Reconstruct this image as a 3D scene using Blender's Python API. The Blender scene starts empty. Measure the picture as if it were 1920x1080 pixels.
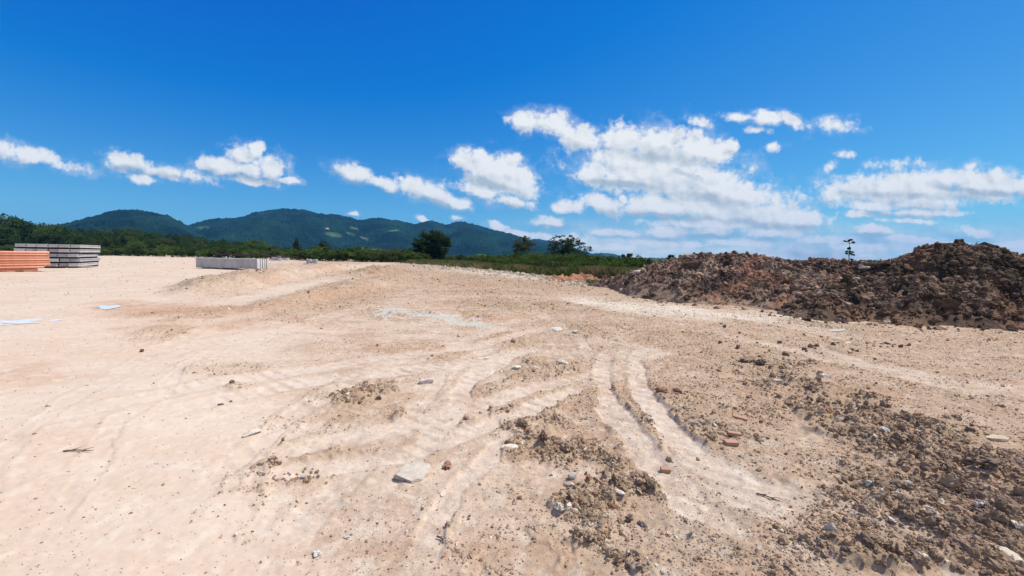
import bpy, bmesh, math, random
import numpy as np
from mathutils import Vector, Matrix

random.seed(7)
RNG = np.random.default_rng(7)
scene = bpy.context.scene
COL = scene.collection
R = math.radians

# ------------------------------------------------------------------ camera
F = 805.0
CAMZ = 1.6
PITCH = math.atan(60.0 / F)
ROLL = 0.015
_cp, _sp, _cr, _sr = math.cos(PITCH), math.sin(PITCH), math.cos(ROLL), math.sin(ROLL)
FWD = np.array([0, _cp, -_sp])
_u0 = np.array([0, _sp, _cp])
_r0 = np.array([1.0, 0, 0])
RIGHT = _r0 * _cr + _u0 * _sr
UP = _u0 * _cr - _r0 * _sr

def ray(px, py):
    px = np.asarray(px, float); py = np.asarray(py, float)
    u = (px - 960) / F; v = (540 - py) / F
    return FWD + u[..., None] * RIGHT + v[..., None] * UP

def ground_xy(px, py):
    d = ray(px, py)
    t = CAMZ / np.maximum(-d[..., 2], 1e-4)
    return d[..., 0] * t, d[..., 1] * t

def at_depth(px, py, Y):
    d = ray(px, py)
    t = Y / d[..., 1]
    return d[..., 0] * t, np.zeros_like(t) + Y, CAMZ + d[..., 2] * t

def project(x, y, z):
    p = np.stack([x, y, z - CAMZ], -1)
    w = np.maximum(p @ FWD, 1e-3)
    return 960 + F * (p @ RIGHT) / w, 540 - F * (p @ UP) / w

cam_d = bpy.data.cameras.new("camera")
cam = bpy.data.objects.new("camera", cam_d)
COL.objects.link(cam)
cam_d.sensor_width = 36
cam_d.lens = 36 * F / 1920
cam_d.clip_end = 30000
cam_d.clip_start = 0.05
M = Matrix.Identity(4)
for i in range(3):
    M[i][0] = RIGHT[i]; M[i][1] = UP[i]; M[i][2] = -FWD[i]
M[2][3] = CAMZ
cam.matrix_world = M
scene.camera = cam

# ------------------------------------------------------------------ noise
def _h(ix, iy, iz, seed):
    n = (ix.astype(np.int64) * 374761393 + iy.astype(np.int64) * 668265263 + iz * 2147483647 + seed * 974711) & 0xFFFFFFFF
    n = ((n ^ (n >> 13)) * 1274126177) & 0xFFFFFFFF
    n = ((n ^ (n >> 16)) * 2246822519) & 0xFFFFFFFF
    return ((n ^ (n >> 15)) & 0xFFFFFF) / 16777216.0

_pr = np.random.default_rng(12345)
_PERM = _pr.permutation(4096).astype(np.int32)
_ga = _pr.uniform(0, 2 * math.pi, 4096)
_GX = np.cos(_ga).astype(np.float32) * 1.5; _GY = np.sin(_ga).astype(np.float32) * 1.5

def noise2(x, y, seed=0):
    """smooth gradient noise, about -1..1"""
    x = np.asarray(x, float); y = np.asarray(y, float)
    ix = np.floor(x); iy = np.floor(y)
    fx = (x - ix).astype(np.float32); fy = (y - iy).astype(np.float32)
    ix = ix.astype(np.int32) + seed * 131; iy = iy.astype(np.int32) + seed * 57
    ux = fx * fx * fx * (fx * (fx * 6 - 15) + 10); uy = fy * fy * fy * (fy * (fy * 6 - 15) + 10)
    p0 = _PERM[iy & 4095]; p1 = _PERM[(iy + 1) & 4095]
    def g(p, dx, dy):
        k = _PERM[(ix + dx + p) & 4095]
        return _GX[k] * (fx - dx) + _GY[k] * (fy - dy)
    a = g(p0, 0, 0); a += (g(p0, 1, 0) - a) * ux
    b = g(p1, 0, 1); b += (g(p1, 1, 1) - b) * ux
    return a + (b - a) * uy

def fbm(x, y, oct=4, seed=0, gain=0.5):
    s = 0; a = 1.0
    for k in range(oct):
        s = s + a * noise2(x * 2 ** k + k * 17.3, y * 2 ** k - k * 9.1, seed + k)
        a *= gain
    return s

def noise3(p, seed=0):
    i = np.floor(p); f = p - i
    u = f * f * (3 - 2 * f)
    out = 0
    for dx in (0, 1):
        for dy in (0, 1):
            for dz in (0, 1):
                v = _h(i[:, 0] + dx, i[:, 1] + dy, (i[:, 2] + dz).astype(np.int64) * 7919, seed)
                w = (u[:, 0] if dx else 1 - u[:, 0]) * (u[:, 1] if dy else 1 - u[:, 1]) * (u[:, 2] if dz else 1 - u[:, 2])
                out = out + v * w
    return out * 2 - 1

def sstep(a, b, x):
    t = np.clip((x - a) / (b - a), 0, 1)
    return t * t * (3 - 2 * t)

# ------------------------------------------------------------------ mesh building
def mesh_np(name, V, faces, k, col=None, smooth=False, mat=None):
    """V (n,3), faces (m,k) int"""
    me = bpy.data.meshes.new(name)
    V = np.ascontiguousarray(V, np.float32); Fc = np.ascontiguousarray(faces, np.int32)
    me.vertices.add(len(V)); me.vertices.foreach_set("co", V.ravel())
    me.loops.add(Fc.size); me.loops.foreach_set("vertex_index", Fc.ravel())
    me.polygons.add(len(Fc))
    me.polygons.foreach_set("loop_start", np.arange(0, Fc.size, k, dtype=np.int32))
    me.polygons.foreach_set("use_smooth", np.full(len(Fc), smooth, bool))
    me.update(calc_edges=True)
    if col is not None:
        a = me.attributes.new("Col", 'FLOAT_COLOR', 'POINT')
        c = np.ones((len(V), 4), np.float32); c[:, :np.shape(col)[1]] = col
        a.data.foreach_set("color", c.ravel())
    if mat: me.materials.append(mat)
    return me

def link(name, me, parent=None, loc=None):
    o = bpy.data.objects.new(name, me); COL.objects.link(o)
    if parent: o.parent = parent
    if loc is not None: o.location = loc
    return o

def tag(o, label=None, cat=None, group=None, kind=None):
    if label: o["label"] = label
    if cat: o["category"] = cat; o["kind"] = "thing"
    if group: o["group"] = group
    if kind: o["kind"] = kind
    return o

def empty(name, loc=(0, 0, 0), rz=0):
    o = bpy.data.objects.new(name, None); COL.objects.link(o)
    o.location = loc; o.rotation_euler = (0, 0, rz); o.empty_display_size = 0.2
    return o

def ico(sub):
    bm = bmesh.new(); bmesh.ops.create_icosphere(bm, subdivisions=sub, radius=1)
    bm.verts.ensure_lookup_table()
    V = np.array([v.co[:] for v in bm.verts]); Fc = np.array([[v.index for v in f.verts] for f in bm.faces])
    bm.free(); return V, Fc

ICO = {s: ico(s) for s in (1, 2, 3, 4)}

def rock_proto(sub, seed, rough=0.35, angular=0.5):
    V, Fc = ICO[sub]
    rg = np.random.default_rng(seed)
    P = V.copy()
    # chop by random planes to make facets
    for _ in range(int(5 + 6 * angular)):
        n = rg.normal(size=3); n /= np.linalg.norm(n)
        d = rg.uniform(0.55, 0.9)
        s = P @ n
        P = P - np.outer(np.maximum(s - d, 0), n) * angular
    o = rg.uniform(0, 50, 3)
    r = 1 + rough * noise3(V * 1.7 + o, seed) + rough * 0.5 * noise3(V * 3.9 + o, seed + 1)
    if sub >= 3: r += rough * 0.28 * noise3(V * 9 + o, seed + 2)
    P = P * r[:, None]
    P *= rg.uniform([0.8, 0.65, 0.5], [1.2, 1.0, 0.8])
    return P, Fc

CLOD1 = [rock_proto(2, 100 + i, 0.45, 0.5) for i in range(10)]
def crumb_proto(seed):
    P, Fc = rock_proto(3, seed, 0.42, 0.35)
    V = ICO[3][0]; o = seed * 1.7
    r = 1 + 0.20 * (1 - 2 * np.abs(noise3(V * 3.1 + o, seed + 3))) + 0.16 * noise3(V * 6.5 + o, seed + 4) + 0.10 * noise3(V * 13 + o, seed + 5)
    return P * r[:, None], Fc
CLOD2 = [crumb_proto(260 + i) for i in range(10)]
CLOD0 = [rock_proto(1, 200 + i, 0.45, 0.4) for i in range(10)]

def rot_z(a):
    c, s = np.cos(a), np.sin(a)
    Z = np.zeros_like(a); O = np.ones_like(a)
    return np.stack([np.stack([c, -s, Z], -1), np.stack([s, c, Z], -1), np.stack([Z, Z, O], -1)], -2)

def rand_rot(n, rg):
    q = rg.normal(size=(n, 4)); q /= np.linalg.norm(q, axis=1)[:, None]
    w, x, y, z = q.T
    return np.stack([np.stack([1 - 2 * (y * y + z * z), 2 * (x * y - z * w), 2 * (x * z + y * w)], -1),
                     np.stack([2 * (x * y + z * w), 1 - 2 * (x * x + z * z), 2 * (y * z - x * w)], -1),
                     np.stack([2 * (x * z - y * w), 2 * (y * z + x * w), 1 - 2 * (x * x + y * y)], -1)], -2)

def scatter_mesh(name, protos, pos, size, col, rg, mat, tumble=True, flat=1.0, smooth=False):
    """merged mesh of many small stones; pos (n,3), size (n,), col (n,3)"""
    n = len(pos)
    pid = rg.integers(0, len(protos), n)
    Rm = rand_rot(n, rg) if tumble else rot_z(rg.uniform(0, 6.28, n))
    VV, FF, CC, off = [], [], [], 0
    for k, (P, Fc) in enumerate(protos):
        I = np.where(pid == k)[0]
        if not len(I): continue
        W = np.einsum('nij,vj->nvi', Rm[I], P) * size[I][:, None, None]
        W[:, :, 2] *= flat
        W = W + pos[I][:, None, :]
        nv = len(P)
        VV.append(W.reshape(-1, 3))
        FF.append((Fc[None] + (off + np.arange(len(I)) * nv)[:, None, None]).reshape(-1, 3))
        CC.append(np.repeat(col[I], nv, axis=0))
        off += nv * len(I)
    return mesh_np(name, np.concatenate(VV), np.concatenate(FF), 3, np.concatenate(CC), smooth, mat)

# ------------------------------------------------------------------ materials
def new_mat(name):
    m = bpy.data.materials.new(name); m.use_nodes = True
    nt = m.node_tree; nt.nodes.clear()
    out = nt.nodes.new("ShaderNodeOutputMaterial")
    return m, nt, out

def N(nt, typ, **kw):
    n = nt.nodes.new(typ)
    for k, v in kw.items():
        if k in ("op", "operation"): n.operation = v
        elif k.startswith("i_"):
            key = k[2:]
            n.inputs[int(key) if key.isdigit() else key].default_value = v
        else: setattr(n, k, v)
    return n

def L(nt, a, b): nt.links.new(a, b)

def earth_mat(name, scale=1.0, bump=0.6, bump_dist=0.01, rough=0.95, var=0.35, fixed=None):
    m, nt, out = new_mat(name)
    p = N(nt, "ShaderNodeBsdfPrincipled", i_Roughness=rough)
    p.inputs["Specular IOR Level"].default_value = 0.15
    geo = N(nt, "ShaderNodeNewGeometry")
    if fixed is None:
        at = N(nt, "ShaderNodeAttribute", attribute_name="Col"); csock = at.outputs["Color"]
    else:
        rgb = N(nt, "ShaderNodeRGB"); rgb.outputs[0].default_value = (*fixed, 1); csock = rgb.outputs[0]
    tc = N(nt, "ShaderNodeTexCoord")
    n1 = N(nt, "ShaderNodeTexNoise", i_Scale=9 * scale, i_Detail=8, i_Roughness=0.65)
    n2 = N(nt, "ShaderNodeTexNoise", i_Scale=70 * scale, i_Detail=5, i_Roughness=0.7)
    for q in (n1, n2): L(nt, tc.outputs["Object"], q.inputs["Vector"])
    mr = N(nt, "ShaderNodeMapRange"); mr.inputs[1].default_value = 0.25; mr.inputs[2].default_value = 0.75
    mr.inputs[3].default_value = 1 - var; mr.inputs[4].default_value = 1 + var
    ad = N(nt, "ShaderNodeMath", op='ADD'); mu = N(nt, "ShaderNodeMath", op='MULTIPLY'); mu.inputs[1].default_value = 0.5
    L(nt, n1.outputs[0], ad.inputs[0]); L(nt, n2.outputs[0], ad.inputs[1]); L(nt, ad.outputs[0], mu.inputs[0])
    L(nt, mu.outputs[0], mr.inputs[0])
    fac = mr.outputs[0]
    if fixed is None:
        mxf = N(nt, "ShaderNodeMix"); mxf.inputs[2].default_value = 1.0
        L(nt, at.outputs["Alpha"], mxf.inputs[0]); L(nt, fac, mxf.inputs[3]); fac = mxf.outputs[0]
    vm = N(nt, "ShaderNodeVectorMath", op='SCALE'); L(nt, csock, vm.inputs[0]); L(nt, fac, vm.inputs["Scale"])
    L(nt, vm.outputs[0], p.inputs["Base Color"])
    b = N(nt, "ShaderNodeBump", i_Strength=bump, i_Distance=bump_dist)
    if fixed is None:
        sm = N(nt, "ShaderNodeMath", op='MULTIPLY'); sm.inputs[1].default_value = bump; L(nt, at.outputs["Alpha"], sm.inputs[0]); L(nt, sm.outputs[0], b.inputs["Strength"])
    L(nt, mu.outputs[0], b.inputs["Height"]); L(nt, b.outputs[0], p.inputs["Normal"])
    L(nt, p.outputs[0], out.inputs[0])
    return m

MAT_GROUND = earth_mat("ground_soil", 1.0, 0.9, 0.02, 0.97, 0.45)
MAT_STONE = earth_mat("loose_stone", 3.0, 0.7, 0.01, 0.95, 0.25)
MAT_HEAP = earth_mat("heap_soil", 1.2, 0.9, 0.05, 0.98, 0.40)

def leaf_mat(name):
    m, nt, out = new_mat(name)
    at = N(nt, "ShaderNodeAttribute", attribute_name="Col")
    tc = N(nt, "ShaderNodeTexCoord")
    nz = N(nt, "ShaderNodeTexNoise", i_Scale=1.3, i_Detail=3)
    L(nt, tc.outputs["Object"], nz.inputs["Vector"])
    mr = N(nt, "ShaderNodeMapRange"); mr.inputs[1].default_value = 0.3; mr.inputs[2].default_value = 0.7
    mr.inputs[3].default_value = 0.7; mr.inputs[4].default_value = 1.3
    L(nt, nz.outputs[0], mr.inputs[0])
    vm = N(nt, "ShaderNodeVectorMath", op='SCALE'); L(nt, at.outputs["Color"], vm.inputs[0]); L(nt, mr.outputs[0], vm.inputs["Scale"])
    d = N(nt, "ShaderNodeBsdfDiffuse"); t = N(nt, "ShaderNodeBsdfTranslucent")
    L(nt, vm.outputs[0], d.inputs[0]); L(nt, vm.outputs[0], t.inputs[0])
    mx = N(nt, "ShaderNodeMixShader"); mx.inputs[0].default_value = 0.48
    L(nt, d.outputs[0], mx.inputs[1]); L(nt, t.outputs[0], mx.inputs[2]); L(nt, mx.outputs[0], out.inputs[0])
    return m

MAT_LEAF = leaf_mat("leaf")
MAT_BARK = earth_mat("bark", 1.5, 0.6, 0.03, 0.95, 0.3, fixed=(0.11, 0.085, 0.065))
MAT_BARK_PALE = earth_mat("pale_bark", 1.5, 0.6, 0.03, 0.95, 0.3, fixed=(0.34, 0.30, 0.25))

def concrete_mat(name, c, var=0.14):
    m, nt, out = new_mat(name)
    p = N(nt, "ShaderNodeBsdfPrincipled", i_Roughness=0.85); p.inputs["Specular IOR Level"].default_value = 0.25
    tc = N(nt, "ShaderNodeTexCoord"); oi = N(nt, "ShaderNodeObjectInfo")
    mp = N(nt, "ShaderNodeMapping"); mp.inputs["Scale"].default_value = (1, 1, 0.35)
    L(nt, tc.outputs["Object"], mp.inputs[0])
    a = N(nt, "ShaderNodeTexNoise", i_Scale=3.0, i_Detail=8, i_Roughness=0.65); L(nt, mp.outputs[0], a.inputs["Vector"])
    b = N(nt, "ShaderNodeTexNoise", i_Scale=60.0, i_Detail=3); L(nt, tc.outputs["Object"], b.inputs["Vector"])
    r = N(nt, "ShaderNodeValToRGB")
    lo = tuple(x * (1 - var * 2) for x in c); hi = tuple(min(1, x * (1 + var)) for x in c)
    r.color_ramp.elements[0].position = 0.3; r.color_ramp.elements[0].color = (*lo, 1)
    r.color_ramp.elements[1].position = 0.68; r.color_ramp.elements[1].color = (*hi, 1)
    L(nt, a.outputs[0], r.inputs[0])
    mr = N(nt, "ShaderNodeMapRange"); mr.inputs[3].default_value = 0.88; mr.inputs[4].default_value = 1.1
    L(nt, oi.outputs["Random"], mr.inputs[0])
    vm = N(nt, "ShaderNodeVectorMath", op='SCALE'); L(nt, r.outputs[0], vm.inputs[0]); L(nt, mr.outputs[0], vm.inputs["Scale"])
    L(nt, vm.outputs[0], p.inputs["Base Color"])
    bp = N(nt, "ShaderNodeBump", i_Strength=0.3, i_Distance=0.01); L(nt, b.outputs[0], bp.inputs["Height"]); L(nt, bp.outputs[0], p.inputs["Normal"])
    L(nt, p.outputs[0], out.inputs[0]); return m

MAT_CONC = concrete_mat("precast_concrete", (0.46, 0.45, 0.43))
MAT_CONC_LIGHT = concrete_mat("white_and_sunlit_concrete", (0.62, 0.61, 0.59))  # white bases and bundle, also the painted sunlit tone of the beam ends
MAT_CONC_SLAB = concrete_mat("slab_concrete", (0.47, 0.45, 0.44))
MAT_TIMBER = earth_mat("timber", 2.0, 0.5, 0.01, 0.9, 0.3, fixed=(0.10, 0.07, 0.05))
MAT_DARKMETAL = earth_mat("rusty_post", 3.0, 0.4, 0.01, 0.8, 0.3, fixed=(0.06, 0.04, 0.035))
MAT_BRICK = earth_mat("fired_clay", 3.0, 0.6, 0.01, 0.9, 0.2, fixed=(0.44, 0.26, 0.175))

def pipe_mat():
    m, nt, out = new_mat("orange_pvc")
    p = N(nt, "ShaderNodeBsdfPrincipled", i_Roughness=0.45)
    tc = N(nt, "ShaderNodeTexCoord"); oi = N(nt, "ShaderNodeObjectInfo")
    a = N(nt, "ShaderNodeTexNoise", i_Scale=4, i_Detail=6); L(nt, tc.outputs["Object"], a.inputs["Vector"])
    r = N(nt, "ShaderNodeValToRGB")
    r.color_ramp.elements[0].position = 0.3; r.color_ramp.elements[0].color = (0.66, 0.235, 0.13, 1)
    r.color_ramp.elements[1].position = 0.75; r.color_ramp.elements[1].color = (0.78, 0.33, 0.20, 1)
    L(nt, a.outputs[0], r.inputs[0])
    mr = N(nt, "ShaderNodeMapRange"); mr.inputs[3].default_value = 0.72; mr.inputs[4].default_value = 1.12
    L(nt, oi.outputs["Random"], mr.inputs[0])
    vm = N(nt, "ShaderNodeVectorMath", op='SCALE'); L(nt, r.outputs[0], vm.inputs[0]); L(nt, mr.outputs[0], vm.inputs["Scale"])
    L(nt, vm.outputs[0], p.inputs["Base Color"]); L(nt, p.outputs[0], out.inputs[0]); return m
MAT_PIPE = pipe_mat()

# ------------------------------------------------------------------ zones of the site (measured on the photo, laid on the ground)
def seg_dist(px, py, pts, ysc=1.0):
    """distance to a polyline, its interpolated width and a factor that fades out at both ends; pts: (x,y,w)"""
    best = np.full(px.shape, 1e9); wid = np.ones(px.shape); tt = np.zeros(px.shape); n = len(pts) - 1
    for k, ((x0, y0, w0), (x1, y1, w1)) in enumerate(zip(pts[:-1], pts[1:])):
        dx, dy = x1 - x0, (y1 - y0) * ysc
        t = np.clip(((px - x0) * dx + (py - y0) * ysc * dy) / (dx * dx + dy * dy), 0, 1)
        d = np.hypot(px - x0 - t * dx, (py - y0) * ysc - t * dy)
        m = d < best
        best = np.where(m, d, best); wid = np.where(m, w0 + t * (w1 - w0), wid); tt = np.where(m, (k + t) / n, tt)
    return best, wid, sstep(0, 0.22, tt) * sstep(1, 0.8, tt)

def blob(px, py, cx, cy, rx, ry, ang=0.0):
    c, s = math.cos(R(ang)), math.sin(R(ang))
    dx, dy = px - cx, py - cy
    return np.hypot((dx * c + dy * s) / rx, (-dx * s + dy * c) / ry)

# broken cloddy ground: (cx, cy, rx, ry, angle, amount)
CLODS = [(1420, 690, 190, 50, 8, .66), (1300, 640, 150, 28, 3, .55), (1560, 650, 150, 22, 3, .45), (1700, 690, 130, 30, 10, .3),
         (1330, 790, 110, 70, 40, .66), (1060, 860, 110, 50, 38, .7), (1180, 950, 60, 25, 30, .7), (1010, 700, 75, 24, -5, .75),
         (1110, 750, 50, 40, -20, .5), (1110, 620, 140, 22, 0, .6), (960, 640, 70, 16, -8, .5), (680, 745, 75, 28, 8, .95),
         (560, 885, 80, 24, -12, .85), (430, 695, 60, 22, 0, .45), (480, 815, 50, 12, 0, .5), (920, 551, 100, 6, 1, .9),
         (980, 575, 150, 13, 3, .8), (730, 592, 60, 8, 5, .9), (890, 590, 50, 8, 5, .7), (420, 590, 60, 7, -10, .6),
         (300, 625, 70, 14, -6, .5), (560, 565, 130, 16, -6, .5), (800, 665, 40, 12, 0, .5), (760, 655, 90, 18, 0, .35),
         (430, 540, 90, 22, -8, .5), (620, 545, 110, 14, -8, .45), (860, 525, 140, 14, 3, .55), (1010, 535, 140, 12, 4, .6),
         (640, 655, 80, 30, 0, .2), (700, 830, 110, 14, -10, .45), (850, 790, 70, 40, 0, .35), (1250, 700, 40, 25, 0, .4),
         (1450, 770, 70, 60, 0, .55), (1840, 740, 140, 40, 12, .45), (1880, 640, 140, 20, 3, .5), (520, 940, 70, 22, 0, .3), (850, 1000, 60, 40, 30, .35),
         (470, 990, 50, 20, 0, .3), (1130, 1050, 60, 20, 10, .3), (1640, 930, 110, 30, 30, .45), (1560, 1010, 80, 26, 30, .35), (1730, 640, 100, 20, 5, .35),
         (715, 513, 62, 7, 0, .95), (790, 586, 40, 4, 4, .8), (800, 601, 30, 4, 4, .5), (620, 572, 170, 20, -8, .55), (400, 588, 150, 11, -4, .55), (540, 600, 100, 8, -4, .5), (800, 530, 200, 8, 2, .45), (1500, 612, 170, 11, 3, .75), (1250, 588, 130, 5, 6, .45), (1400, 596, 90, 5, 4, .5), (1180, 566, 70, 5, 8, .5), (1640, 625, 150, 10, 2, .6), (400, 535, 90, 16, -10, .85), (480, 525, 60, 10, -8, .7)]
CLOD_STROKES = [([(1480, 715, 45), (1560, 770, 55), (1680, 830, 65), (1800, 880, 85), (1930, 970, 130)], 1.0),
                ([(1940, 1020, 80), (1800, 1030, 70), (1650, 1065, 50), (1540, 1095, 45)], 1.0),
                ([(950, 780, 20), (1060, 850, 35), (1120, 920, 40), (1220, 975, 35)], .8)]
TRACKS = [  # wheel ruts: (points (x,y,width)), depth
    ([(1150, 640, 14), (1128, 690, 20), (1142, 760, 26), (1195, 840, 36), (1290, 920, 46), (1450, 1010, 60)], 1.0),
    ([(1205, 640, 12), (1190, 695, 18), (1220, 765, 26), (1285, 850, 34), (1400, 915, 46), (1600, 1000, 60)], 1.0),
    ([(1010, 640, 6), (930, 672, 10), (860, 690, 12), (700, 703, 12), (560, 718, 12), (440, 745, 13), (250, 790, 14)], .95),
    ([(1230, 690, 10), (1100, 728, 12), (1000, 765, 16), (900, 800, 18), (740, 850, 20), (560, 882, 18), (380, 905, 18)], 1.0),
    ([(1040, 640, 8), (960, 668, 14), (895, 705, 20), (850, 770, 28), (770, 850, 30), (650, 960, 40)], .9),
    ([(760, 560, 6), (640, 590, 8), (520, 625, 10), (380, 640, 10), (230, 690, 14)], .5),
    ([(1000, 590, 7), (880, 640, 9), (720, 700, 11)], .4),
    ([(1500, 640, 8), (1640, 690, 14), (1800, 720, 18), (1950, 740, 22)], .6),
    ([(850, 640, 9), (720, 690, 13), (540, 780, 18), (330, 960, 34)], .6),
    ([(960, 625, 7), (850, 690, 13), (760, 790, 22), (640, 900, 32), (520, 1060, 48)], .6),
    ([(880, 520, 4), (1000, 580, 7), (1090, 640, 10), (1120, 700, 16)], .4),
    ([(1100, 600, 5), (900, 648, 7), (640, 684, 9), (360, 726, 11), (60, 800, 14)], .9),
    ([(1300, 650, 8), (1100, 710, 11), (900, 757, 14), (700, 812, 16), (450, 866, 18)], .85),
    ([(1300, 615, 6), (1500, 660, 9), (1700, 705, 13), (1940, 760, 20)], .5),
    ([(980, 800, 16), (860, 900, 26), (760, 1080, 46)], .75),
    ([(420, 600, 5), (300, 650, 9), (120, 760, 16), (-80, 960, 30)], .4),
    ([(470, 610, 5), (360, 680, 10), (220, 800, 18), (60, 1020, 36)], .4),
    ([(1180, 560, 6), (1300, 585, 7), (1480, 612, 8), (1650, 640, 10)], .5)]
PALE = [(1150, 573, 110, 12, 8, .9), (1260, 585, 150, 13, 7, .95), (1420, 598, 130, 9, 4, .85), (1560, 604, 70, 6, 3, .5),
        (680, 500, 60, 5, -8, .5), (450, 570, 110, 10, -4, .55), (1180, 660, 50, 30, 60, .4), (560, 540, 110, 7, -12, .5), (960, 518, 130, 7, 5, .6),
        (1250, 1000, 130, 60, 20, .2), (1450, 920, 130, 50, 25, .3)]
CEMENT = [(745, 588, 55, 11, 3, 1.0), (815, 597, 70, 10, 8, 1.1), (895, 606, 50, 9, -3, 1.0)]
REDS = [(225, 579, 60, 13, 0, .9), (400, 582, 200, 17, -2, 1.0), (620, 560, 120, 13, -8, .8), (710, 511, 70, 9, 0, 1.0), (1100, 521, 45, 9, 0, 1.0), (470, 605, 120, 12, -4, .6),
        (880, 537, 70, 8, 0, .7), (500, 500, 120, 8, 0, .35), (760, 660, 60, 12, 0, .5), (290, 618, 80, 14, 0, .5), (60, 700, 90, 22, 0, .45), (1180, 720, 70, 12, 0, .5),
        (500, 530, 60, 8, 0, .5), (920, 595, 60, 8, 0, .6), (640, 505, 90, 9, 0, .5)]
GRASS_EDGE_X = [-900, 0, 190, 300, 420, 520, 600, 700, 780, 900, 1000, 1100, 1170, 1300, 1900, 3000]
GRASS_EDGE_Y = [474, 476, 477, 475, 477, 480, 484, 489, 494, 503, 513, 525, 531, 532, 532, 540]

def zones(x, y):
    px, py = project(x, y, np.zeros_like(x))
    front = y > 0.3
    dpt = np.maximum(y, 0.5)
    # natural wobble of the zone borders, in metres on the ground, taken to picture units
    wob = fbm(x * 0.9, y * 0.9, 5, 11, 0.62) * 0.55
    wob2 = fbm(x * 0.9 + 40, y * 0.9, 5, 15, 0.62) * 0.55
    qx = px + wob * F / dpt
    qy = py + wob2 * F * CAMZ / dpt ** 2
    def field(lst, hard=1.0):
        f = np.zeros(x.shape)
        for cx, cy, rx, ry, an, am in lst:
            f = np.maximum(f, am * sstep(1.45, 0.25, blob(qx, qy, cx, cy, rx, ry, an)))
        return f
    clod = field(CLODS)
    for pts, am in CLOD_STROKES:
        d, w, _ = seg_dist(qx, qy, pts)
        clod = np.maximum(clod, am * sstep(1.5, 0.35, d / w))
    # a broad grading: left of the site is smooth and trodden, right is rough
    right = sstep(820, 1250, px + 60 * wob)
    clod = np.maximum(clod, 0.30 * right * (0.55 + 0.6 * fbm(x * 1.3, y * 1.3, 3, 5)))
    mid = sstep(430, 700, px + 60 * wob)
    clod = np.maximum(clod, 0.16 * mid * np.clip(0.4 + fbm(x * 1.1, y * 1.1, 3, 6), 0, 1.5))
    far = np.clip((620 - py) / 100, 0, 1)
    clod = np.maximum(clod, 0.35 * far * mid * np.clip(0.3 + 1.2 * fbm(x * .5, y * .5, 3, 8), 0, 1))
    rut = np.zeros(x.shape); rim = np.zeros(x.shape)
    brk = np.clip(0.85 + 0.5 * fbm(x * 1.6, y * 1.6, 3, 17), 0.4, 1)
    for pts, dp in TRACKS:
        d, w, e = seg_dist(px + wob * 0.16 * F / dpt, py, pts)
        q = d / (w * 0.82)
        rut = np.maximum(rut, dp * e * sstep(1.05, 0.68, q))
        rim = np.maximum(rim, dp * e * sstep(0.75, 1.05, q) * sstep(1.7, 1.15, q))
    rut = rut * brk; rim = rim * brk
    rut = np.where(py < 612, rut * .6, rut)
    clod = np.clip(clod * (1 - 0.85 * rut) + 0.22 * rim * (0.3 + 0.7 * right), 0, 1)
    pale = field(PALE); red = field(REDS); cement = field(CEMENT)
    cement = np.clip(cement + 0.35 * fbm(x * 2.5, y * 2.5, 3, 31) * (cement > 0.02), 0, 1)
    cement = sstep(0.25, 0.5, cement)
    edge = np.interp(px, GRASS_EDGE_X, GRASS_EDGE_Y)
    grass = np.where(front, sstep(1.5, -1.5, qy - edge), 0) * sstep(25, 35, np.hypot(x, y))
    far_all = sstep(150, 260, np.hypot(x, y))
    grass = np.maximum(grass, far_all)
    clod = np.where(front, clod, 0.15) * (1 - grass)
    return dict(px=px, py=py, clod=clod, rut=np.where(front, rut, 0), rim=np.where(front, rim, 0), pale=pale * front, red=red * front,
                cement=cement * front, grass=grass, right=right, mid=mid, far=far_all, back=far)

BANK = [(300, 560, 60), (400, 540, 75), (470, 528, 70), (540, 515, 60), (610, 503, 45), (690, 492, 30)]
BANK2 = [(440, 592, 50), (560, 566, 60), (660, 542, 55), (760, 522, 45), (860, 510, 30)]

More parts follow.
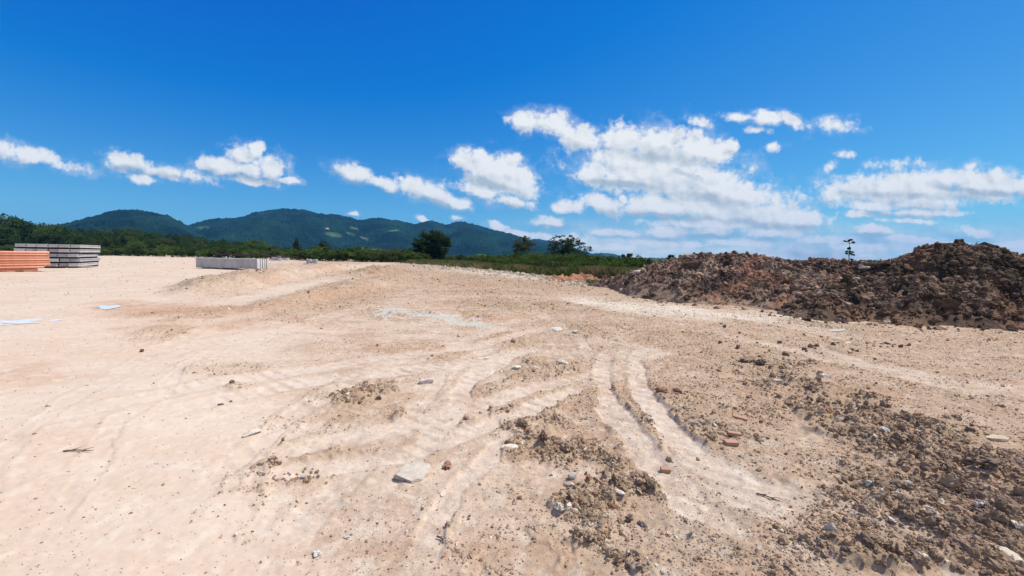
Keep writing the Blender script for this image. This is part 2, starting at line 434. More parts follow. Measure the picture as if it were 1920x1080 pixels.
def height(x, y, z=None):
    if z is None: z = zones(x, y)
    r = np.hypot(x, y)
    h = 0.10 * noise2(x * 0.05, y * 0.05, 2) * sstep(6, 30, r) + 0.05 * noise2(x * 0.21, y * 0.21, 3) + 0.028 * noise2(x * 0.6, y * 0.6, 4)
    h += 0.011 * noise2(x * 1.7, y * 1.7, 7)
    cl = z["clod"]
    rough = 0.045 * noise2(x * 2.6, y * 2.6, 21) + 0.035 * noise2(x * 5.5, y * 5.5, 22) + 0.024 * (1 - np.abs(noise2(x * 11, y * 11, 23)) * 2) + 0.012 * noise2(x * 24, y * 24, 24) + 0.008 * noise2(x * 45, y * 45, 26)
    fine = 0.0040 * noise2(x * 9, y * 9, 25) + 0.0025 * noise2(x * 22, y * 22, 27)
    h = h + rough * cl ** 1.2 + fine * (1 + z["right"])
    h += 0.035 * cl
    ridge = (0.55 - np.abs(noise2(x * 0.55 + y * 0.1, y * 1.5, 71)) * 1.6) * 0.6 + 0.4 * noise2(x * 1.6, y * 2.4, 72)
    h = h + 0.075 * ridge * sstep(6.5, 11, r) * np.clip(0.35 * z["mid"] + 0.9 * cl, 0, 1) * (1 - z["rut"]) * (1 - z["pale"] * .7)
    # ruts, their raised rims and the lug marks of the tyres
    lug = 0.005 * np.sin((x * 0.8 + y * 1.0) * 26) * z["rut"]
    h = h - 0.009 * z["rut"] + 0.007 * z["rim"] * (0.8 + 0.4 * noise2(x * 3, y * 3, 28)) + lug * 0.6
    for bank, am in ((BANK, 0.50), (BANK2, 0.26)):
        d, w, e = seg_dist(z["px"] + 25 * noise2(x * .5, y * .5, 91), z["py"], bank, 4.5)
        h += am * e * sstep(1.0, 0.1, d / w) * (y > 1) * (0.8 + 0.35 * noise2(x * 1.1, y * 1.1, 92))
    b = blob(z["px"], z["py"], 708, 514, 62, 7)
    h += sstep(1.1, 0.2, b) * (0.35 + 0.3 * fbm(x * 1.2, y * 1.2, 3, 33)) * (y > 1)
    b = blob(z["px"], z["py"], 930, 520, 170, 11, 5)
    h += sstep(1.1, 0.2, b) * (0.12 + 0.15 * fbm(x * 0.7, y * 0.7, 3, 35)) * (y > 1)
    h = h * (1 - sstep(120, 300, r))
    return h

C_BASE = np.array([0.53, 0.395, 0.285]); C_BLEACH = np.array([0.585, 0.475, 0.375]); C_BROWN = np.array([0.345, 0.24, 0.153])
C_TAN = np.array([0.41, 0.29, 0.195]); C_RED = np.array([0.42, 0.24, 0.145]); C_PALE = np.array([0.62, 0.545, 0.43]); C_CEM = np.array([0.47, 0.445, 0.385]); C_FAR = np.array([0.03, 0.055, 0.016])
C_GRASS = np.array([0.085, 0.115, 0.03]); C_DRY = np.array([0.16, 0.15, 0.06])

def mixc(a, b, t): return a + (b - a) * t[..., None]

def ground_color(x, y, z):
    n1 = np.clip(0.5 + 0.6 * fbm(x * 0.35, y * 0.35, 4, 41), 0, 1)
    n2 = np.clip(0.5 + 0.75 * fbm(x * 1.5, y * 1.5, 4, 45), 0, 1)
    n3 = np.clip(0.5 + 0.9 * fbm(x * 6, y * 6, 3, 47), 0, 1)
    n4 = np.clip(0.5 + 0.9 * fbm(x * 22, y * 22, 2, 49), 0, 1)
    st = np.clip(0.5 + 0.8 * fbm(x * 0.5 + y * .1, y * 2.2, 4, 53), 0, 1)      # drag marks left by the grader
    c = mixc(np.broadcast_to(C_BLEACH, x.shape + (3,)), C_BASE, np.clip(n1 * 0.6 + 0.4 * st + .1, 0, 1))
    tan = np.clip(z["right"] * (0.30 + 0.55 * n2 + 0.25 * st) + z["mid"] * (0.32 + 0.5 * sstep(.35, .8, .5 * n2 + .5 * st)), 0, 1)
    tan = np.clip(tan + z['back'] * (0.15 + 0.85 * z['mid']) * (0.2 + 0.45 * st), 0, 1)
    c = mixc(c, C_TAN, tan * (1 - z["rut"] * 0.75))
    c = mixc(c, C_RED, 0.30 * sstep(0.5, 0.9, n2) * (0.3 + n1) * (0.15 + 0.75 * z['mid']))
    c = mixc(c, C_RED, np.clip(z["red"] * (0.65 + 0.45 * n2), 0, 1))
    c = mixc(c, C_BROWN, np.clip(z["clod"] * (0.30 + 0.55 * n3 + 0.5 * n4) * (1 + 0.6 * z["back"]), 0, 0.95) * 0.9)
    c = c * (1 + (n4 - 0.5) * 0.25 * (0.25 + 0.75 * np.maximum(z["right"], z["mid"] * .7)))[..., None]
    c = mixc(c, C_PALE, z["pale"] * (1 - 0.5 * z["clod"]) * (0.7 + 0.3 * n3))
    c = mixc(c, C_CEM, z["cement"] * 0.72)
    c = mixc(c, C_TAN, 0.5 * z["rim"] * (0.4 + 0.6 * n3))
    c = mixc(c, C_BLEACH * 1.02, 0.62 * z["rut"] * (0.6 + 0.4 * n3))
    lugs = sstep(0.2, 0.7, np.sin((x * 0.8 + y * 1.0) * 30 + 2 * n2)) * z["rut"] * sstep(.4, .6, n2)
    c = c * (1 - 0.17 * lugs)[..., None]
    c = mixc(c, C_PALE, 0.5 * sstep(0.8, 0.98, n3) * (1 - z["clod"]) * 0.7)
    g = mixc(np.broadcast_to(C_GRASS, x.shape + (3,)), C_DRY, n2)
    g = mixc(g, C_FAR, z["far"])
    c = mixc(c, g, z["grass"])
    return c

# ------------------------------------------------------------------ ground sheet
def build_ground():
    az = np.concatenate([np.linspace(-180, -66, 58)[:-1], np.linspace(-66, 66, 1330), np.linspace(66, 180, 58)[1:]])[:-1]
    rr = np.concatenate([1.0 * np.exp(np.arange(0, 4.2, 0.0052)), ])
    r2 = rr[-1] * np.exp(np.arange(0.03, math.log(5150 / rr[-1]) + .03, 0.035))
    rr = np.concatenate([[0.35, 0.6, 0.8], rr, r2])
    A, Rr = np.meshgrid(np.radians(az), rr)
    x = (np.sin(A) * Rr).ravel(); y = (np.cos(A) * Rr).ravel()
    z = zones(x, y)
    h = height(x, y, z)
    c = ground_color(x, y, z)
    c = np.concatenate([c, np.clip(0.22 + 0.85 * np.maximum(np.maximum(z['right'], z['mid'] * .75), z['clod']), 0, 1)[:, None]], 1)
    V = np.stack([x, y, h], -1)
    na, nr = len(az), len(rr)
    i = np.arange(nr - 1)[:, None] * na; j = np.arange(na)[None]
    jn = (j + 1) % na
    Fq = np.stack([i + j, i + na + j, i + na + jn, i + jn], -1).reshape(-1, 4)[:, ::-1]
    me = mesh_np("ground", V, Fq, 4, c, True, MAT_GROUND)
    # close the small hole under the viewer
    bm = bmesh.new(); bm.from_mesh(me); bm.verts.ensure_lookup_table()
    bm.faces.new([bm.verts[k] for k in range(na)][::-1]).smooth = True
    bm.to_mesh(me); bm.free()
    o = link("ground", me); tag(o, kind="structure")
    return o
build_ground()

def hz(x, y):
    return height(np.atleast_1d(np.asarray(x, float)), np.atleast_1d(np.asarray(y, float)))

def gpos(px, py, sink=0.0):
    x, y = ground_xy(px, py)
    h = float(hz(x, y)[0])
    return Vector((float(x), float(y), h - sink))

# ------------------------------------------------------------------ loose stones and clods on the ground (nobody could count these)
def scatter_ground():
    rg = np.random.default_rng(5)
    n = 620000
    px = rg.uniform(-260, 2200, n)
    py = 486 + (1180 - 486) * rg.uniform(0, 1, n) ** 1.45
    x, y = ground_xy(px, py)
    ok = (y < 60) & (y > 1.2)
    x, y = x[ok], y[ok]
    z = zones(x, y)
    n3 = np.clip(0.5 + 0.9 * fbm(x * 2.2, y * 2.2, 3, 61), 0, 1)
    p = (0.02 + 0.95 * z["clod"] ** 1.2 * (0.15 + 0.95 * n3) + (0.26 * z["right"] + .10 * z["mid"]) * n3 + 0.22 * z["mid"] * np.clip((y - 6) / 8, 0, 1) * sstep(-.1, .5, fbm(x * .35, y * .8, 3, 63))) * (1 - 0.9 * z["rut"]) * (1 - z["grass"]) * (1 - 0.6 * z["cement"]) * (1 - .5 * z["pale"])
    k = rg.uniform(0, 1, len(x)) < p * 0.75
    x, y = x[k], y[k]; z = {a: b[k] for a, b in z.items()}
    d = y
    # world sizes: mostly pebbles, some fist sized
    s = 0.0032 + 0.0052 * rg.exponential(1.0, len(x)) * (0.35 + 0.95 * z["clod"])
    s = np.maximum(s, d * rg.uniform(0.0009, 0.0017, len(x)))
    big = rg.uniform(0, 1, len(x)) < 0.03 * z["clod"] + 0.002
    s = np.where(big, s * 2.6, s)
    s = np.minimum(s, 0.045 + 0.004 * d)
    t = rg.uniform(0, 1, (len(x), 1))
    base = ground_color(x, y, z)
    col = base * rg.uniform(0.7, 1.05, (len(x), 1))
    col = np.where(t < 0.42, C_BROWN * rg.uniform(0.55, 1.2, (len(x), 1)), col)
    white = (t > 0.93)
    col = np.where(white, C_PALE * rg.uniform(0.85, 1.1, (len(x), 1)), col)
    col = np.where((t > 0.42) & (t < 0.47), C_RED * rg.uniform(.7, 1.1, (len(x), 1)), col)
    h = height(x, y, z)
    pos = np.stack([x, y, h + s * rg.uniform(-0.35, 0.25, len(x))], -1)
    pxs = s / d * 430
    A = pxs > 1.7
    B = pxs > 4.0
    A &= ~B
    m1 = scatter_mesh("loose_clods", CLOD1, pos[A], s[A], col[A], rg, MAT_STONE)
    o = link("loose_clods", m1); tag(o, kind="stuff")
    m2 = scatter_mesh("broken_clods", CLOD2, pos[B], s[B] * 0.85, col[B], rg, MAT_STONE)
    o = link("broken_clods", m2); tag(o, kind="stuff")
    A |= B
    m0 = scatter_mesh("pebbles", CLOD0, pos[~A], s[~A], col[~A], rg, MAT_STONE)
    o = link("pebbles", m0); tag(o, kind="stuff")
    print("clods", A.sum(), "pebbles", (~A).sum())
scatter_ground()

# white limestone rubble strip along the edge of the weeds
def rubble_strip():
    rg = np.random.default_rng(9)
    pts = [(735, 489, 3), (850, 503, 4), (960, 510, 6), (1040, 519, 6), (1105, 529, 6)]
    n = 5200
    t = rg.uniform(0, 1, n) ** 0.8 * (len(pts) - 1)
    P = np.array(pts, float)
    i = np.minimum(t.astype(int), len(pts) - 2); f = (t - i)[:, None]
    q = P[i] * (1 - f) + P[i + 1] * f
    px = q[:, 0] + rg.normal(0, 14, n); py = q[:, 1] + rg.normal(0, 1, n) * q[:, 2] * 0.75 + 2
    x, y = ground_xy(px, py)
    s = rg.exponential(0.028, n) + 0.03
    col = C_PALE * 0.95 * rg.uniform(0.5, 1.1, (n, 1)) * np.array([1, .97, .92])
    pos = np.stack([x, y, height(x, y) + s * 0.2], -1)
    o = link("limestone_rubble", scatter_mesh("limestone_rubble", CLOD0, pos, s, col, rg, MAT_STONE)); tag(o, kind="stuff")
rubble_strip()

# ------------------------------------------------------------------ spoil heaps
def build_heap(name, label, toe, crest, depth_front, depth_back, rough, palette, seed, nclod, big):
    """toe/crest: picture measures per column; the heap is a real body of earth with its own front and back slope"""
    tx = np.array([t[0] for t in toe]); ty = np.array([t[1] for t in toe])
    cx = np.array([c[0] for c in crest]); cy = np.array([c[1] for c in crest])
    px0, px1 = tx[0], tx[-1]
    ncol = 620
    cols = np.linspace(px0, px1, ncol)
    gx, gy = ground_xy(cols, np.interp(cols, tx, ty))
    r0 = np.hypot(gx, gy); az = np.arctan2(gx, gy)
    cyy = np.interp(cols, cx, cy)
    hc_guess = None
    df = np.interp(cols, [c[0] for c in depth_front], [c[1] for c in depth_front])
    db = np.interp(cols, [c[0] for c in depth_back], [c[1] for c in depth_back])
    rc = r0 + df
    r0 = r0 + 0.45 * fbm(cols * 0.012, cols * 0 + seed, 4, seed + 21)
    df = rc - r0
    d = ray(cols, cyy); dh = np.hypot(d[:, 0], d[:, 1])
    hc = np.maximum(CAMZ + d[:, 2] / dh * rc, 0.05)
    nr = 420
    tpar = np.linspace(-0.09, 1.0, nr)
    total = df + db
    rr = r0[None] + tpar[:, None] * total[None]
    u = (rr - r0[None]) / df[None]; v = (rr - rc[None]) / db[None]
    prof = np.where(u < 1, sstep(-0.05, 1.02, u) * 0.45 + 0.55 * np.clip(u, 0, 1) ** 0.85, 1 - np.clip(v, 0, 1) ** 1.5)
    X = np.sin(az)[None] * rr; Y = np.cos(az)[None] * rr
    endfade = sstep(0, 0.03, (cols - px0) / (px1 - px0)) * sstep(1.0, 0.97, (cols - px0) / (px1 - px0))
    x, y = X.ravel(), Y.ravel()
    prof = prof * sstep(-0.02, 0.35, u) ** 0.5
    env = (prof * hc[None] * endfade[None]).ravel()
    wx = x + 0.35 * fbm(x * 0.8, y * 0.8, 2, seed + 1); wy = y + 0.35 * fbm(x * 0.8 + 9, y * 0.8, 2, seed + 2)
    lump = 0.34 * noise2(wx * 0.55, wy * 0.55, seed) + 0.26 * (0.6 - np.abs(noise2(wx * 1.2, wy * 1.2, seed + 3)) * 1.7) + 0.13 * (0.5 - np.abs(noise2(wx * 2.6, wy * 2.6, seed + 4)) * 1.6) \
        + 0.07 * noise2(x * 5.5, y * 5.5, seed + 5) + 0.04 * noise2(x * 11, y * 11, seed + 6) + 0.022 * noise2(x * 23, y * 23, seed + 7)
    top_keep = 1 - 0.45 * np.exp(-(((rr - rc[None]) / 0.8) ** 2)).ravel()
    amp = np.clip(env / 0.7, 0, 1)
    h = env + lump * rough * amp * top_keep + height(x, y) * 0.9 - 0.03 + 0.04 * np.clip(env * 6, 0, 1)
    def pal(x, y, rg=None):
        a = np.clip(0.5 + 0.8 * fbm(x * 0.45, y * 0.45, 3, seed + 11), 0, 1)
        b = np.clip(0.5 + 0.9 * fbm(x * 1.4, y * 1.4, 3, seed + 15), 0, 1)
        c = mixc(np.broadcast_to(palette[0], x.shape + (3,)), palette[1], sstep(.25, .75, a))
        c = mixc(c, palette[2], sstep(0.55, 0.85, b))
        c = mixc(c, palette[3], 0.8 * sstep(0.68, 0.9, np.clip(0.5 + .9 * fbm(x * .6 + 31, y * .6, 3, seed + 19), 0, 1)))
        return c
    col = pal(x, y)
    V = np.stack([x, y, h], -1)
    i = np.arange(nr - 1)[:, None] * ncol; j = np.arange(ncol - 1)[None]
    Fq = np.stack([i + j, i + j + 1, i + ncol + j + 1, i + ncol + j], -1).reshape(-1, 4)
    root = link(name, mesh_np(name, V, Fq, 4, col, True, MAT_HEAP))
    tag(root, label, "dirt mound", "spoil heaps at the edge of the site")
    # clods and rubble lying all over it
    rg = np.random.default_rng(seed)
    area = np.clip(env, 0, 0.6) * rr.ravel() + 1.4 * np.exp(-np.abs(u.ravel() + .05) * 7) * (u.ravel() < .3)
    idx = rg.choice(len(x), nclod, p=area / area.sum(), replace=True)
    s = 0.012 + rg.exponential(0.022, nclod); s = np.minimum(s, big)
    col2 = col[idx] * rg.uniform(0.5, 1.5, (nclod, 1))
    lt = rg.uniform(0, 1, (nclod, 1))
    col2 = np.where(lt > 0.975, np.array([0.36, 0.27, 0.19]) * rg.uniform(.7, 1.1, (nclod, 1)), col2)
    pos = V[idx] + rg.normal(0, 0.02, (nclod, 3)); pos[:, 2] += s * 0.2
    nb = 300
    ib = rg.choice(len(x), nb, p=(area * (env > .15)) / (area * (env > .15)).sum())
    sb = 0.07 + rg.exponential(0.05, nb); sb = np.minimum(sb, big * 1.6)
    pb = V[ib].copy(); pb[:, 2] += sb * 0.1
    BL = [rock_proto(3, 5000 + seed + q, 0.5, 0.75) for q in range(8)]
    tb = rg.uniform(0, 1, (nb, 1)); cb = col[ib] * rg.uniform(0.45, 1.35, (nb, 1))
    bl = link("blocks", scatter_mesh(name + "_blocks", BL, pb, sb, cb, rg, MAT_STONE), root); tag(bl, kind="stuff")
    me = scatter_mesh(name + "_clods", CLOD1, pos, s, col2, rg, MAT_STONE)
    cl = link("clods", me, root); tag(cl, kind="stuff")
    # spill of clods at the foot
    return root, pal, (x, y, h, env)

PAL_MID = [np.array(c) for c in ((0.185, 0.118, 0.080), (0.30, 0.205, 0.14), (0.10, 0.068, 0.05), (0.30, 0.155, 0.095))]
PAL_RIGHT = [np.array(c) for c in ((0.110, 0.071, 0.046), (0.19, 0.127, 0.081), (0.066, 0.045, 0.031), (0.20, 0.118, 0.072))]
heapA, palA, gridA = build_heap("spoil_heap", "long low brown spoil heap of broken clods in the middle distance", 
    [(1095, 532), (1140, 541), (1180, 556), (1240, 566), (1320, 574), (1400, 580), (1480, 588), (1560, 594), (1640, 597), (1800, 597)],
    [(1095, 530), (1120, 528), (1150, 523), (1190, 514), (1215, 503), (1250, 497), (1285, 487), (1320, 489), (1370, 481), (1400, 484), (1440, 489), (1490, 493), (1530, 498), (1580, 500), (1640, 505), (1800, 512)],
    [(1095, 1.2), (1150, 2.0), (1250, 5), (1400, 5.5), (1800, 4)], [(1095, 1.2), (1150, 2.5), (1300, 5), (1800, 5)], 0.95, PAL_MID, 300, 27000, 0.18)
heapB, palB, gridB = build_heap("spoil_heap", "tall dark brown spoil heap with a flat-topped shoulder at the far right",
    [(1440, 596), (1500, 602), (1560, 606), (1650, 611), (1740, 617), (1850, 621), (1960, 624), (2150, 640), (2500, 690)],
    [(1440, 592), (1490, 572), (1540, 545), (1580, 526), (1620, 509), (1655, 496), (1695, 491), (1706, 476), (1735, 470), (1757, 464), (1790, 459), (1840, 464), (1870, 474), (1900, 489), (1925, 500), (1990, 512), (2150, 540), (2500, 640)],
    [(1440, 0.8), (1500, 2.2), (1600, 4.2), (1700, 5.0), (1900, 5.2), (2500, 4)], [(1440, 1.0), (1500, 2), (1700, 4.5), (2500, 4)], 0.85, PAL_RIGHT, 400, 29000, 0.13)

# ------------------------------------------------------------------ small red earth heap beside the weeds
def mini_heap(name, label, px, py, rx, ry, hgt, c, seed, cat="dirt pile"):
    p = gpos(px, py)
    n = 70
    g = np.linspace(-1, 1, n); A, B = np.meshgrid(g, g)
    x, y = p.x + A.ravel() * rx, p.y + B.ravel() * ry
    q = np.hypot(A, B).ravel()
    e = np.clip(1 - q ** 1.6, 0, 1)
    h = e * hgt * (0.8 + 0.7 * fbm(x * 1.1, y * 1.1, 3, seed)) + 0.16 * fbm(x * 3.2, y * 3.2, 4, seed + 5, 0.62) * (e > 0) + height(x, y) - 0.06
    col = np.array(c) * (1 + 0.3 * fbm(x * 2, y * 2, 3, seed + 9))[:, None]
    i = np.arange(n - 1)[:, None] * n; j = np.arange(n - 1)[None]
    Fq = np.stack([i + j, i + j + 1, i + n + j + 1, i + n + j], -1).reshape(-1, 4)
    o = link(name, mesh_np(name, np.stack([x, y, h], -1), Fq, 4, col, True, MAT_HEAP))
    tag(o, label, cat)
    return o
mini_heap("earth_pile", "small pile of bare red earth beside the tall weeds", 1088, 528, 2.7, 1.5, 0.5, (0.36, 0.185, 0.11), 51)
mini_heap("earth_pile", "low dark clod pile between the red earth and the long spoil heap", 1138, 537, 1.1, 0.9, 0.5, (0.16, 0.10, 0.085), 57)

# ------------------------------------------------------------------ single stones, clods and bricks that can be pointed at
def stone(name, label, cat, px, py, w, kind="round", col=(0.5, 0.42, 0.34), flat=0.7, seed=0, rz=None, z=None, asp=0.75, sink=0.2):
    p = gpos(px, py) if z is None else z
    rg = np.random.default_rng(seed + 1000)
    if kind == "round":
        P, Fc = rock_proto(4, seed + 3000, 0.22, 0.8)
    elif kind == "clod":
        P, Fc = rock_proto(4, seed + 3000, 0.5, 0.4); V = ICO[4][0]
        P = P * (1 + 0.18 * (1 - 2 * np.abs(noise3(V * 3.3 + seed, seed + 3))) + 0.13 * noise3(V * 7 + seed, seed + 4) + 0.08 * noise3(V * 15 + seed, seed + 5))[:, None]
    else:  # slab
        V, Fc = ICO[4]
        P = V.copy()
        ang = np.sort(rg.uniform(0, 6.28, 6)) + rg.uniform(0, 1)
        for a in ang:
            nrm = np.array([math.cos(a), math.sin(a), rg.uniform(-.1, .25)]); dd = rg.uniform(0.6, 0.85)
            P = P - np.outer(np.maximum(P @ nrm - dd, 0), nrm)
        P[:, 2] = np.clip(P[:, 2], -0.5, 0.5) * (1 + 0.1 * noise3(V * 2 + seed, seed))
        P *= (1 + 0.06 * noise3(V * 4 + seed, seed + 1) + 0.03 * noise3(V * 10 + seed, seed + 2))[:, None]
    P = P / np.abs(P[:, 0]).max()
    P = P * np.array([w / 2, w / 2 * asp, w / 2 * flat])
    c = np.array(col) * (1 + 0.16 * noise3(P / w * 9 + 3, seed) + 0.1 * noise3(P / w * 30, seed + 2))[:, None]
    if kind != "clod":   # dust lying on it
        c = mixc(c, C_BASE, 0.55 * np.clip(noise3(P / w * 4 + 11, seed + 5) * 1.4, 0, 1))
    o = link(name, mesh_np(name, P, Fc, 3, c, False, MAT_STONE))
    zt = -P[:, 2].min()
    o.location = (p[0], p[1], p[2] + zt * (1 - 2 * sink))
    o.rotation_euler = (rg.uniform(-.15, .15), rg.uniform(-.15, .15), rg.uniform(0, 6.28) if rz is None else rz)
    tag(o, label, cat)
    return o

WHT = (0.62, 0.56, 0.46); GRY = (0.46, 0.42, 0.36); BRN = (0.27, 0.18, 0.125); RDB = (0.33, 0.185, 0.12); DRK = (0.18, 0.13, 0.10)
stone("embedded_stone", "large pale flat stone half buried in the foreground soil", "stone", 778, 885, 0.31, "slab", (0.51, 0.435, 0.35), 0.22, 12, 0.5, asp=.8, sink=.34)
stone("dirt_clod", "reddish brown crumbly clod beside the half-buried pale flat stone", "dirt clod", 838, 870, 0.12, "clod", RDB, 0.6, 2)
stone("stone_chip", "small white square stone just below the half-buried flat stone", "stone", 831, 922, 0.055, "slab", WHT, 0.6, 3)
stone("white_stone", "clean white stone on the left of the smooth ground near rubble", "stone", 472, 815, 0.17, "round", WHT, 0.55, 4)
stone("pale_slab", "flat white stone left of the dark upright clod", "stone", 957, 838, 0.16, "slab", WHT, 0.25, 5, 0.1, asp=.6)
stone("upright_clod", "dark brown clod standing upright by the wheel rut", "dirt clod", 1018, 832, 0.095, "clod", (0.20, 0.12, 0.085), 1.3, 6, asp=.8, sink=.05)
stone("dirt_clod", "reddish clod just right of the upright dark clod", "dirt clod", 1040, 846, 0.12, "clod", RDB, 0.6, 7)
stone("dirt_clod", "flat brown clod below the reddish clod near the upright clod", "dirt clod", 1070, 862, 0.07, "clod", BRN, 0.6, 8)
stone("grey_stone", "pale grey angular stone at the head of the clod row", "stone", 1074, 893, 0.085, "round", GRY, 0.8, 9)
stone("grey_stone", "brownish pink stone lying alone left of the clod row", "stone", 1066, 914, 0.085, "round", (0.42, 0.31, 0.26), 0.6, 10)
stone("dirt_clod", "tall reddish clod in the middle of the foreground clod row", "dirt clod", 1103, 908, 0.10, "clod", RDB, 0.9, 11)
stone("long_clod", "long reddish brown clod forming the centre of the clod row", "dirt clod", 1112, 928, 0.13, "clod", RDB, 0.5, 12, -0.6, asp=.5)
stone("long_clod", "crumbled red clod at the lower end of the clod row", "dirt clod", 1146, 942, 0.13, "clod", RDB, 0.6, 13, -0.7, asp=.55)
stone("pale_stone", "whitish stone touching the right side of the clod row", "stone", 1161, 926, 0.09, "round", WHT, 0.6, 14)
stone("dark_clod", "dark grey clod below the end of the clod row", "dirt clod", 1180, 968, 0.075, "clod", DRK, 0.8, 15)
stone("dark_clod", "dark broken clod lowest in the foreground clod row", "dirt clod", 1205, 978, 0.09, "clod", (0.24, 0.19, 0.15), 0.6, 16)
stone("round_stone", "grey white rounded stone between the right wheel rut and the bricks", "stone", 1301, 806, 0.10, "round", GRY, 0.7, 17)
stone("dirt_clump", "clump of red brown earth right of the wheel ruts", "dirt clod", 1240, 746, 0.20, "clod", RDB, 0.6, 18)
stone("dirt_clump", "smaller brown clump touching the red brown earth clump", "dirt clod", 1268, 746, 0.13, "clod", BRN, 0.7, 19)
stone("dirt_clump", "big brown clump of earth in the right middle ground", "dirt clod", 1402, 680, 0.34, "clod", (0.31, 0.20, 0.14), 0.5, 20)
stone("dirt_clump", "dark clod attached to the right end of the big brown clump", "dirt clod", 1425, 686, 0.17, "clod", DRK, 0.7, 21)
stone("grey_slab", "large pale grey concrete slab piece lying before the dark heap", "stone slab", 1570, 622, 0.40, "slab", (0.47, 0.44, 0.37), 0.22, 22, 0.1, asp=.7, sink=.1)
stone("white_slab", "small white flat slab below the large grey slab piece", "stone slab", 1590, 643, 0.17, "slab", WHT, 0.3, 23, 0.0, asp=.6, sink=.1)
stone("pale_stone", "pale flat stone beside the clods at right mid ground", "stone", 1545, 708, 0.20, "slab", WHT, 0.4, 24, asp=.5)
stone("grey_stone", "grey stone with dark underside at the left of the clod band", "stone", 1457, 723, 0.12, "slab", GRY, 0.6, 25)
stone("beige_slab", "flat beige slab lying in the clod band at the right edge", "stone slab", 1868, 828, 0.21, "slab", (0.52, 0.42, 0.30), 0.3, 26, 0.1, asp=.6)
stone("beige_slab", "large pale slab in the bottom right corner of the clods", "stone slab", 1868, 1062, 0.22, "slab", (0.55, 0.47, 0.37), 0.35, 27, 0.4, asp=.8)
stone("big_clod", "big brown clod left of the pale slab in the bottom right corner", "dirt clod", 1795, 1050, 0.17, "clod", BRN, 0.75, 28)
stone("big_clod", "big dark clod casting a deep shadow in the clod band at right", "dirt clod", 1850, 905, 0.20, "clod", (0.22, 0.16, 0.11), 0.8, 29)
stone("big_clod", "big dark clod at the left of the deep-shadowed clod at right", "dirt clod", 1815, 890, 0.14, "clod", (0.20, 0.15, 0.10), 0.8, 30)
stone("dark_clod", "greyish dark clod in the middle of the right clod band", "dirt clod", 1663, 826, 0.13, "clod", (0.22, 0.18, 0.15), 0.8, 31)
stone("dark_clod", "brown rounded clod alone on the smooth patch at lower right", "dirt clod", 1722, 926, 0.085, "clod", (0.24, 0.18, 0.13), 0.6, 32)
stone("pale_stone", "pale pebble left of the rounded clod on the lower right patch", "stone", 1703, 918, 0.06, "round", WHT, 0.6, 33)
stone("pale_rock", "pale rock with grey side before the grey cement patch to the right", "stone", 1042, 620, 0.28, "round", (0.60, 0.54, 0.48), 0.6, 34)
stone("pale_rock", "whitish broken rock just right of the pale rock", "stone", 1079, 626, 0.22, "round", WHT, 0.6, 35)
stone("flat_rock", "smooth flat pale rock above the middle clod patch", "stone", 798, 720, 0.20, "slab", (0.58, 0.51, 0.46), 0.4, 36, 0.2, asp=.6)
stone("white_stone", "small white stone on the wheel rut by the flat rock", "stone", 912, 675, 0.11, "round", WHT, 0.6, 37)
stone("white_stone", "white stone between the clods left of the wheel ruts", "stone", 1053, 692, 0.18, "round", WHT, 0.5, 38)
stone("white_stone", "white stone at the left end of the dark clod patch by the ruts", "stone", 968, 698, 0.16, "round", WHT, 0.5, 39)
stone("round_clod", "single round olive clod on open ground below the cement patch", "dirt clod", 707, 650, 0.085, "clod", (0.24, 0.18, 0.12), 0.9, 40)
stone("round_clod", "dark round clod at the right of the middle clod patch", "dirt clod", 711, 750, 0.10, "clod", (0.22, 0.14, 0.11), 0.9, 41)
stone("dark_clod", "lone dark clod on the smooth left ground", "dirt clod", 414, 760, 0.07, "clod", DRK, 0.6, 42)
stone("dark_clod", "smaller dark clod next to the lone clod on the left ground", "dirt clod", 433, 753, 0.045, "clod", DRK, 0.6, 43)
stone("dark_clod", "tiny upright dark clod on the left ground near the red soil", "dirt clod", 266, 657, 0.07, "clod", DRK, 1.2, 44)
stone("grey_stone", "grey rounded stone at the end of the clod ridge at lower left", "stone", 572, 886, 0.085, "round", GRY, 0.7, 45)
stone("dirt_clod", "pink brown clod beside the grey stone on the lower left ridge", "dirt clod", 552, 893, 0.085, "clod", RDB, 0.6, 46)
stone("white_crumb", "white crumbled lump of lime near the bottom edge", "stone", 594, 1034, 0.055, "clod", (0.60, 0.56, 0.50), 0.5, 47)
stone("white_crumb", "smaller white lime lump up and right of the crumbled one", "stone", 648, 1000, 0.055, "clod", (0.60, 0.56, 0.50), 0.5, 48)
stone("round_clod", "small olive pebble alone near the bottom centre", "stone", 772, 1015, 0.025, "round", (0.36, 0.29, 0.2), 0.8, 49)

def brick(label, px, py, l, w, h, rz, tilt=(0, 0)):
    p = gpos(px, py)
    bm = bmesh.new(); bmesh.ops.create_cube(bm, size=1)
    bmesh.ops.subdivide_edges(bm, edges=bm.edges[:], cuts=5, use_grid_fill=True)
    rg = random.Random(px)
    for v in bm.verts:
        q = v.co.copy()
        k = noise3(np.array([[q.x * 4 + px, q.y * 4, q.z * 4]]), 5)[0]
        v.co = Vector((q.x * l, q.y * w, q.z * h)) * (1 + 0.06 * k)
        if q.x > 0.3: v.co.x -= 0.25 * l * max(0, k + q.y * .5) * (q.x - 0.3)
    bmesh.ops.bevel(bm, geom=[e for e in bm.edges if e.calc_face_angle(0) > 0.7], offset=0.003, segments=1, affect='EDGES')
    me = bpy.data.meshes.new("brick"); bm.to_mesh(me); bm.free(); me.materials.append(MAT_BRICK)
    o = link("broken_brick", me); o.location = (p.x, p.y, p.z + h * 0.3); o.rotation_euler = (tilt[0], tilt[1], rz)
    tag(o, label, "brick", "broken bricks among the clods")
brick("orange broken brick, lower of the two lying right of the wheel rut", 1370, 838, 0.115, 0.06, 0.045, 0.05, (0.1, 0.05))
